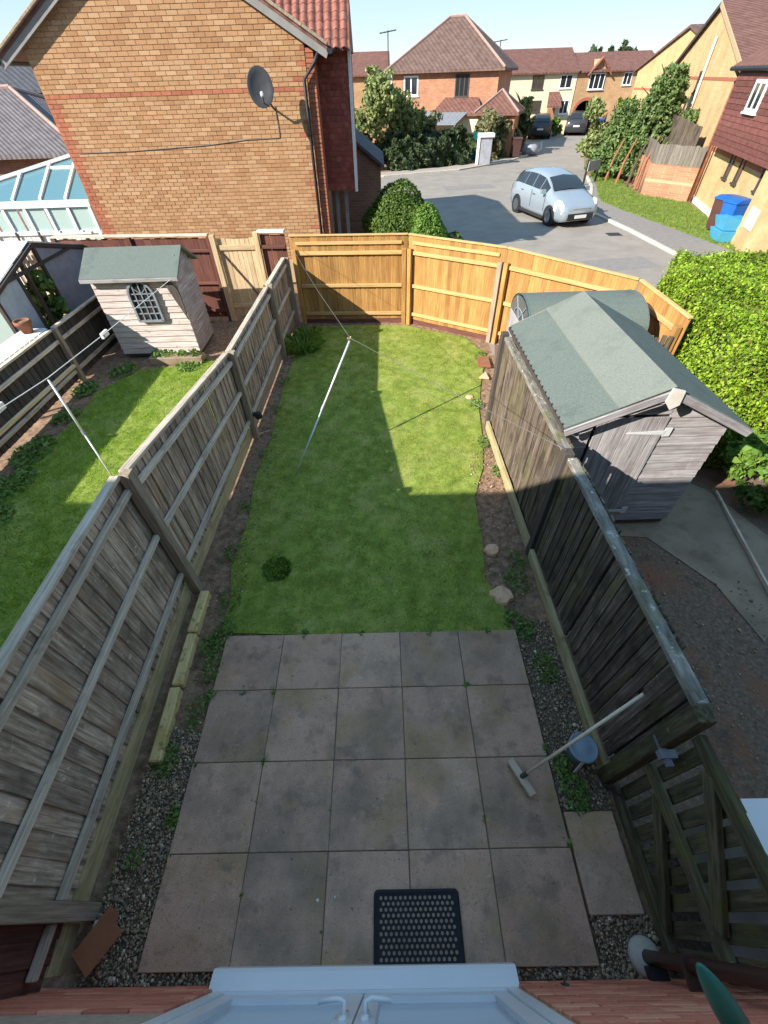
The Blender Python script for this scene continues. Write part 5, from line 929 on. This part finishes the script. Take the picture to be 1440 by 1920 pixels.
box('projecting_wall', (-.28, -9.4, -.05), (.1, -6.3, 1.93), 'brickwall_yellow', YE, 0); box('white_sign', (-.31, -7.3, .55), (-.28, -6.65, 1.05), 'white_paint', YE, 0)
pp = thing('boundary_post', 'short dark pipe stub standing by the yellow house wall', 'pipe', (-.1, -3.4, 0)); mb = MB(); mb.tube([(-.15, -3.5, 0), (-.15, -3.5, .5)], .03, 8); mb.build('stub', 'black_plastic', pp)
XF.pop()
XF.append(Matrix(((1, .05, 0, 18.0), (-.05, 1, 0, 36), (0, 0, 1, 0), (0, 0, 0, 1))))
Y2 = thing('brick_house', 'second yellow brick gable house farther along the right side', 'house', (4, 0, 0))
mb = MB(); mb.prism([(0, -6, -.05), (0, 6.2, -.05), (0, 6.2, 4.0), (0, 0, 5.55), (0, -6, 4.0)], (8, 0, 0)); mb.build('gable_wall', 'brickwall_yellow', Y2)
mb = MB(); mb.prism([(-.15, -6.3, 3.98), (-.15, 0, 5.68), (-.15, 6.6, 3.95), (-.15, 6.6, 3.85), (-.15, 0, 5.56), (-.15, -6.3, 3.88)], (8.5, 0, 0)); mb.build('roof', 'tiles_brown', Y2)
mb = MB(); mb.tube([(1, 2.6, 4.9), (1, 2.6, 5.6)], .12, 8); mb.build('flue', 'dish_grey', Y2); box('band_course', (-.015, -5.9, 3.0), (0, 6.1, 3.1), 'brick_red', Y2, 0)
XF.pop()
# low boundary wall with timber on top beside the yellow house
LW = thing('garden_wall', 'low red brick wall topped with grey boards beside the conifers', 'wall', (12.6, 22.8, 0))
mb = MB(); mb.prism([(12.0, 23.7, -.05), (13.25, 22.0, -.05), (13.45, 22.2, -.05), (12.2, 23.9, -.05)], (0, 0, 1.15)); mb.prism([(12.2, 23.9, -.05), (13.0, 27, -.05), (13.2, 26.9, -.05), (12.4, 23.85, -.05)], (0, 0, 1.14)); mb.build('wall', 'brickwall_orange', LW)
mb = MB(); mb.prism([(11.99, 23.7, .48), (13.24, 21.99, .48), (13.26, 22.0, .48), (12.01, 23.72, .48)], (0, 0, .1)); mb.build('pale_course', 'mortar', LW)
boards(LW, (12.05, 23.75), (13.3, 22.05), 1.75, 1.75, -.03, .15, 'wood_mid', 1.1, jit=.02); boards(LW, (13.1, 26.8), (12.2, 23.85), 1.75, 1.75, -.02, .15, 'wood_mid', 1.1, jit=.02)
DF = thing('fence', 'dark grey fence panel against the yellow gable wall', 'fence', (14, 25, 0)); boards(DF, (13.75, 26.5), (13.3, 23.0), 2.5, 2.3, 0, .25, 'wood_darkgrey', 0, jit=.02)
# grey roofed houses at far left
LH = thing('house', 'slate grey hip roofed house at the far left behind conservatory', 'house', (-15, 22, 0)); box('wall', (-18.5, 20, -.05), (-10.9, 27, 2.35), 'brickwall_dark', LH, 0); hip_roof(LH, -18.5, -10.9, 20, 27, 2.4, 4.05, 'tiles_slate', .4, .6)
L2 = thing('house', 'dark roofed house at the far left edge beyond the slate roof', 'house', (-16, 33, 0)); box('wall', (-22, 30, -.05), (-14.4, 38, 4.0), 'brickwall_dark', L2, 0); hip_roof(L2, -22, -14.4, 30, 38, 4.0, 5.9, 'tiles_dark', .5, 1)
L3 = thing('house', 'dark roofed wing next to the buff gable at left', 'house', (-11.4, 21, 0)); box('wall', (-12.6, 25, -.05), (-10.4, 31, 3.6), 'brickwall_dark', L3, 0); hip_roof(L3, -12.6, -10.4, 25, 31, 3.6, 4.3, 'tiles_dark', .4, 1, 'y')
L4 = thing('house', 'brown roofed house between the tile hung bay and hipped house', 'house', (-1, 54, 0)); box('wall', (-6, 50, -.05), (1.0, 57, 4.2), 'brickwall_buff', L4, 0); gable_roof_y(L4, -6, 1.0, 50, 57, 4.2, 5.6, 'tiles_red')

# ------------------------------------------------------------------ trees and far hedges
tree('tree', 'tall pale green leafy tree beside the tile hung bay', (-.6, 33.6, 0), 4.5, 1.55, 1.2, .3, 'leaf_tree', .12, 330, 34, 'trees by the far pavement')
tree('tree', 'broad olive green tree at left of the hipped house', (1.75, 35.2, 0), 3.5, 1.5, 1.3, .2, 'leaf_tree', .12, 300, 34, 'trees by the far pavement')
tree('tree', 'shorter brownish shrub tree under the hipped house window', (3.4, 36.2, 0), 2.4, 1.2, 1.0, .1, 'leaf_olive', .11, 200, 32, 'trees by the far pavement')
tree('tree', 'dark green undergrowth tree at the far pavement left end', (.6, 34.0, 0), 1.9, 1.8, .8, .05, 'leaf_dark', .12, 220, 32, 'trees by the far pavement')
hedge('hedge', 'dark rambling hedge along the far pavement before hipped house', [(1.0, 33.0), (4.4, 34.4), (6.0, 35.3), (5.6, 36.4), (3.6, 35.6), (.6, 34.2)], 1.35, 2600, 'leaf_dark', .16, noise=.5, inset=.3)
hedge('hedge', 'scruffy dark hedge right of the street cabinet', [(7.2, 36.0), (8.5, 37.4), (9.4, 38.8), (8.6, 39.2), (7.4, 38.0), (6.5, 36.8)], 1.9, 2600, 'leaf_olive', .16, noise=.5, inset=.3)
tree('bush', 'dark blue green upright shrub at the turret porch corner', (10.4, 40.2, 0), 2.3, .7, .7, .05, 'leaf_dark', .16, 50, 40, cat='bush')
tree('bush', 'light green climbing shrub between hipped house and terrace', (11.5, 46.5, 0), 3.4, 1.1, 1.0, .1, 'leaf_tree', .18, 60, 36, cat='bush')
tree('bush', 'yellow green shrub in front of the cream terrace', (15.9, 50.6, 0), 1.3, .7, .5, .05, 'leaf_bright', .16, 34, 30, cat='bush')
tree('bush', 'yellow flowering shrub left of the conifers', (15.2, 36.5, 0), 3.1, .9, .9, .1, 'leaf_hedge', .16, 50, 34, cat='bush')
tree('conifer', 'tallest pointed conifer in front of the yellow gable', (13.5, 27.3, 0), 4.95, 1.5, 1.4, .35, 'leaf_conifer', .09, 520, 40, 'conifers beside the verge', True, crad=.2)
tree('conifer', 'shorter conifer left of the tallest pointed one', (12.5, 28.6, 0), 3.5, 1.3, 1.2, .3, 'leaf_conifer', .09, 340, 38, 'conifers beside the verge', True, crad=.24)
tree('conifer', 'leftmost bushy conifer nearest the road bend', (12.4, 31.0, 0), 3.0, 1.3, 1.2, .2, 'leaf_tree', .1, 300, 36, 'conifers beside the verge', crad=.26)
tree('conifer', 'bushy conifer at right against the dark fence panel', (14.3, 26.0, 0), 3.2, .9, 1.0, .3, 'leaf_conifer', .09, 260, 38, 'conifers beside the verge', True, crad=.26)
for k, (x, y, h) in enumerate([(11.9, 26.3, 1.7), (12.1, 25.5, 1.8), (12.25, 24.9, 1.9), (12.3, 24.4, 1.9), (11.8, 27.4, 1.6), (11.7, 28.4, 1.5)]):
    mb = MB(); mb.tube([(x, y, -.03), (x+.15, y+.1, h*.5), (x+.4, y+.05, h)], [.07, .05, .03], 7); tag(mb.build('bare_trunk', 'bark' if k % 2 else 'terracotta'), ['bare reddish', 'bare grey'][k % 2]+' leaning trunk '+['third', 'fourth', 'fifth', 'sixth', 'second', 'first'][k]+' from left under the conifers', 'trunk')
for k, (x, y, h, r_) in enumerate([(25, 76, 5.9, 2.6), (28.5, 78, 6.3, 3.2), (32, 80, 6.7, 3.2), (22, 74, 5.7, 2.0)]): tree('tree', ['third', 'second', 'rightmost', 'leftmost'][k]+' distant dark tree above the far roofs', (x, y, 0), h, r_, r_, 2, 'leaf_dark', .35, 60, 34, 'distant trees beyond the roofs')

# ------------------------------------------------------------------ cars, bins, street things
def car(name, label, loc, heading, paint, sc=1.0):
    XF.append(Matrix.Translation(loc) @ Matrix.Rotation(heading, 4, 'Z') @ Matrix.Scale(sc, 4)); t = thing(name, label, 'car')
    ST = [  # x, half width, z bottom, z belt, z top, y top
        (2.16, .60, .34, .58, .60, .50), (2.08, .76, .24, .68, .72, .62), (1.9, .84, .2, .78, .83, .68), (1.55, .885, .19, .88, .95, .70), (1.12, .905, .19, .97, 1.06, .72),
        (.85, .91, .19, .995, 1.2, .68), (.3, .915, .19, 1.02, 1.52, .60), (-.3, .915, .19, 1.03, 1.61, .61), (-1.0, .91, .19, 1.05, 1.595, .60), (-1.55, .90, .2, 1.06, 1.52, .58), (-1.85, .88, .22, 1.04, 1.30, .62), (-2.05, .85, .26, .98, 1.08, .66), (-2.17, .74, .34, .86, .90, .6)]
    V = []; npt = 8
    for (x, hw, zb_, zt_, zc, yt) in ST:
        h = [(hw*.9, zb_), (hw*.985, zb_+.14), (hw, zb_+(zt_-zb_)*.55), (hw*.965, zt_), (yt+(hw*.96-yt)*.0+.0, zt_+(zc-zt_)*.88), (yt*.62, zt_+(zc-zt_)*.985), (yt*.25, zc), (0, zc+.004)]
        if zc-zt_ < .12: h[4] = (hw*.8, zt_+(zc-zt_)*.6)
        V += [(x, y, z) for y, z in h]+[(x, -y, z) for y, z in h[:-1]]
    q = 2*npt-1; F = []; L = list(range(npt)); Rr = [npt+i for i in range(npt-1)]+[npt-1]
    n = len(ST)
    for i in range(n-1):
        for k in range(npt-1):
            a, b = i*q+L[k], i*q+L[k+1]; F.append((a, a+q, b+q, b)); a, b = i*q+Rr[k], i*q+Rr[k+1]; F.append((a, b, b+q, a+q))
        F.append((i*q+L[0], i*q+Rr[0], (i+1)*q+Rr[0], (i+1)*q+L[0]))
    F.append(tuple(L+[npt+i for i in reversed(range(npt-1))])); e = (n-1)*q; F.append(tuple(reversed([e+i for i in L]+[e+npt+i for i in reversed(range(npt-1))])))
    me = meshdata('body', V, F, paint, True); bm = bmesh.new(); bm.from_mesh(me); bmesh.ops.recalc_face_normals(bm, faces=bm.faces); bm.to_mesh(me); bm.free()
    body = link('body', me, t); VV = [Vector(v) for v in V]
    def panel(nm, idx, off, mat, shrink=.0, parent=t):
        p = [VV[i] for i in idx]; c = sum(p, Vector())/len(p); nn = (p[1]-p[0]).cross(p[-1]-p[0]).normalized(); nn = nn if nn.dot(c-Vector((0, 0, .9))) > 0 else -nn
        p = [a+(c-a)*shrink+nn*off for a in p]; mb = MB(); mb.add(p, [tuple(range(len(p)))]); return mb.build(nm, mat, parent)
    # windscreen and rear screen across the roof points, side windows
    for (i, j, nm) in ((4, 6, 'windscreen'), (11, 9, 'rear_window')):
        A = [VV[i*q+4]*1, VV[i*q+7]*1, VV[i*q+npt+4]*1]; B = [VV[j*q+4]*1, VV[j*q+7]*1, VV[j*q+npt+4]*1]; s_ = 1 if i == 4 else -1; o_ = Vector((.03*s_, 0, .035))
        A = [a+(b-a)*.1+o_ for a, b in zip(A, B)]; Bq = [a+(b-a)*.88+o_ for a, b in zip(A, B)]; mid = [(a+b)/2+Vector((.03*s_, 0, .03)) for a, b in zip(A, Bq)]
        mb = MB(); vs = A+mid+Bq; mb.add(vs, [(0, 1, 4, 3), (1, 2, 5, 4), (3, 4, 7, 6), (4, 5, 8, 7)]); mb.build(nm, 'glass_dark', t, smooth=True)
    for s_, side in ((1, L), (-1, Rr)):
        for (i, j) in ((5, 6), (6, 7), (7, 8), (8, 9), (9, 10)):
            a, b, c, d = VV[i*q+side[3]], VV[j*q+side[3]], VV[j*q+side[4]], VV[i*q+side[4]]
            p = [a.lerp(d, .08), b.lerp(c, .08), c.lerp(b, .12), d.lerp(a, .12)]; e_ = .04; p = [p[0].lerp(p[1], e_), p[1].lerp(p[0], e_), p[2].lerp(p[3], e_), p[3].lerp(p[2], e_)]
            p = [v+Vector((0, s_*.012, .006)) for v in p]; mb = MB(); mb.add(p, [(0, 1, 2, 3)]); mb.build('side_window', 'glass_dark', t)
        for x in (1.32, -1.33):
            mb = MB(); mb.tube([(x, s_*.70, .33), (x, s_*.925, .33)], .36, 22); mb.build('wheel_arch', 'black_plastic', t)
            mb = MB(); mb.tube([(x, s_*.72, .32), (x, s_*.90, .32), (x, s_*.935, .32)], [.32, .32, .29], 22); wh = mb.build('wheel', 'rubber', t)
            mb = MB(); mb.tube([(x, s_*.90, .32), (x, s_*.942, .32)], .21, 16); mb.build('rim', 'chrome', wh)
        panel('headlight', [2*q+side[3], 3*q+side[3], 3*q+side[2], 1*q+side[2], 1*q+side[3]], .03, 'lamp_glass', .12)
        mb = MB(); mb.tube([(1.66, s_*.80, .865), (1.84, s_*.77, .8), (2.0, s_*.68, .7)], [.05, .085, .05], 10); mb.build('headlight_lens', 'lamp_glass', t, smooth=True)
        panel('tail_light', [11*q+side[3], 12*q+side[3], 12*q+side[2], 11*q+side[2]], .012, 'tile_hung', .15)
        mb = MB(); mb.obox(Matrix.Translation((.78, s_*1.0, 1.06)), .12, .2, .14); mb.build('mirror', paint, t)
        mb = MB(); mb.box((-.22, min(s_*.917, s_*.922), .42), (-.205, max(s_*.917, s_*.922), 1.0)); mb.box((.86, min(s_*.912, s_*.92), .42), (.872, max(s_*.912, s_*.92), .98)); mb.build('door_seam', 'black_plastic', t)
        mb = MB(); mb.box((-.12, min(s_*.915, s_*.93), .86), (.08, max(s_*.915, s_*.93), .89)); mb.box((-1.1, min(s_*.91, s_*.925), .88), (-.92, max(s_*.91, s_*.925), .91)); mb.build('door_handle', 'chrome', t)
        mb = MB(); mb.lathe([(0, .0), (.06, .0)], (0, 0, 0), 10); mb.build('fog_light', 'lamp_glass', t, Matrix.Translation((2.115, s_*.56, .4)) @ Matrix.Rotation(R(90), 4, 'Y'))
    mb = MB(); mb.prism([(2.14, -.5, .3), (2.175, -.4, .28), (2.175, .4, .28), (2.14, .5, .3), (2.13, .52, .46), (2.172, .42, .48), (2.172, -.42, .48), (2.13, -.52, .46)], (.008, 0, 0)); mb2 = MB(); mb2.box((2.1, -.56, .28), (2.185, .56, .5)); mb2.build('grille', 'black_plastic', t)
    for s_ in (-1, 1): mb = MB(); mb.box((-.98, min(s_*.9, s_*.93), .17), (.98, max(s_*.9, s_*.93), .27)); mb.build('sill_strip', 'black_plastic', t)
    mb = MB(); mb.box((2.09, -.42, .6), (2.155, .42, .655)); mb.build('upper_grille', 'chrome', t)
    mb = MB(); mb.box((2.19, -.26, .34), (2.2, .26, .45)); mb.build('number_plate', 'white_paint', t); mb = MB(); mb.box((-2.2, -.26, .62), (-2.16, .26, .73)); mb.build('number_plate', 'white_paint', t)
    XF.pop(); return t
car('car', 'silver blue people carrier parked on the road beyond orange fence', (6.78, 20.15, -.05), math.atan2(-.965, .26), 'paint_silver', .92)
car('car', 'dark car parked by the archway at the road end', (18.3, 53.2-1.0, -.05), R(72), 'paint_dark'); car('car', 'small black car half hidden left of the dark parked car', (14.5, 50.3, -.05), R(74), 'paint_dark')
def bin_(label, x, y, rot, body, lid, s_=1.0):
    XF.append(Matrix.Translation((x, y, 0)) @ Matrix.Rotation(rot, 4, 'Z') @ Matrix.Scale(s_, 4)); t = thing('wheelie_bin', label, 'bin'); mb = MB()
    v = [(-.22, -.28, .08), (.22, -.28, .08), (.22, .22, .08), (-.22, .22, .08), (-.28, -.36, .95), (.28, -.36, .95), (.28, .32, .95), (-.28, .32, .95)]; mb.add(v, [(3, 2, 1, 0), (4, 5, 6, 7), (0, 1, 5, 4), (1, 2, 6, 5), (2, 3, 7, 6), (3, 0, 4, 7)]); mb.build('bin_body', body, t)
    mb = MB(); mb.prism([(-.3, -.39, .955), (-.3, .37, .955), (-.3, .37, 1.03), (-.3, -.2, 1.06), (-.3, -.39, .99)], (.6, 0, 0)); mb.build('lid', lid, t)
    for k in (-1, 1): mb = MB(); mb.tube([(k*.2, .26, .1), (k*.27, .26, .1)], .1, 12); mb.build('wheel', 'rubber', t)
    XF.pop()
bin_('dark blue wheelie bin with brown side by the yellow house', 11.62, 16.35, R(-80), 'paint_blue', 'paint_blue', .98); bin_('brown wheelie bin left of the dark blue one', 11.72, 17.05, R(-80), 'brown_plastic', 'paint_blue', .95)
rb = thing('recycling_box', 'light blue recycling box stack in front of the bins', 'box', (11.4, 15.9, 0))
for k in range(2): mb = MB(); v = [(10.95, 15.6, .02+.32*k), (11.5, 15.5, .02+.32*k), (11.6, 16.1, .02+.32*k), (11.05, 16.2, .02+.32*k), (10.87, 15.52, .32+.32*k), (11.58, 15.4, .32+.32*k), (11.68, 16.2, .32+.32*k), (10.97, 16.3, .32+.32*k)]; mb.add(v, [(3, 2, 1, 0), (4, 5, 6, 7), (0, 1, 5, 4), (1, 2, 6, 5), (2, 3, 7, 6), (3, 0, 4, 7)]); mb.build('crate', 'plastic_skyblue', rb)
bin_('blue bin beside the archway at the road end', 20.0, 51.0, 0, 'paint_blue', 'paint_blue'); bin_('brown bin near the turret porch', 9.3, 37.2, 0, 'brown_plastic', 'brown_plastic')
sp = thing('street_sign', 'low black framed street nameplate on the verge beside the car', 'sign', (10.5, 27, 0))
for x, y in ((10.35, 26.6), (11.15, 27.2)): mb = MB(); mb.box((x, y, -.03), (x+.08, y+.08, .95)); mb.build('sign_post', 'black_plastic', sp)
mb = MB(); mb.prism([(10.4, 26.6, .5), (11.2, 27.2, .5), (11.2, 27.2, .9), (10.4, 26.6, .9)], (.02, -.03, 0)); mb.build('sign_plate', 'mesh_blue', sp)
sk = thing('rubble_sack', 'pale grey rubble sack on the far pavement', 'sack', (10.6, 38.6, 0)); mb = MB(); mb.lathe([(0, 0), (.5, 0), (.58, .2), (.5, .45), (.3, .55), (0, .5)], (10.7, 38.7, 0), 12); mb.build('sack_body', 'mesh_blue', sk, smooth=True)
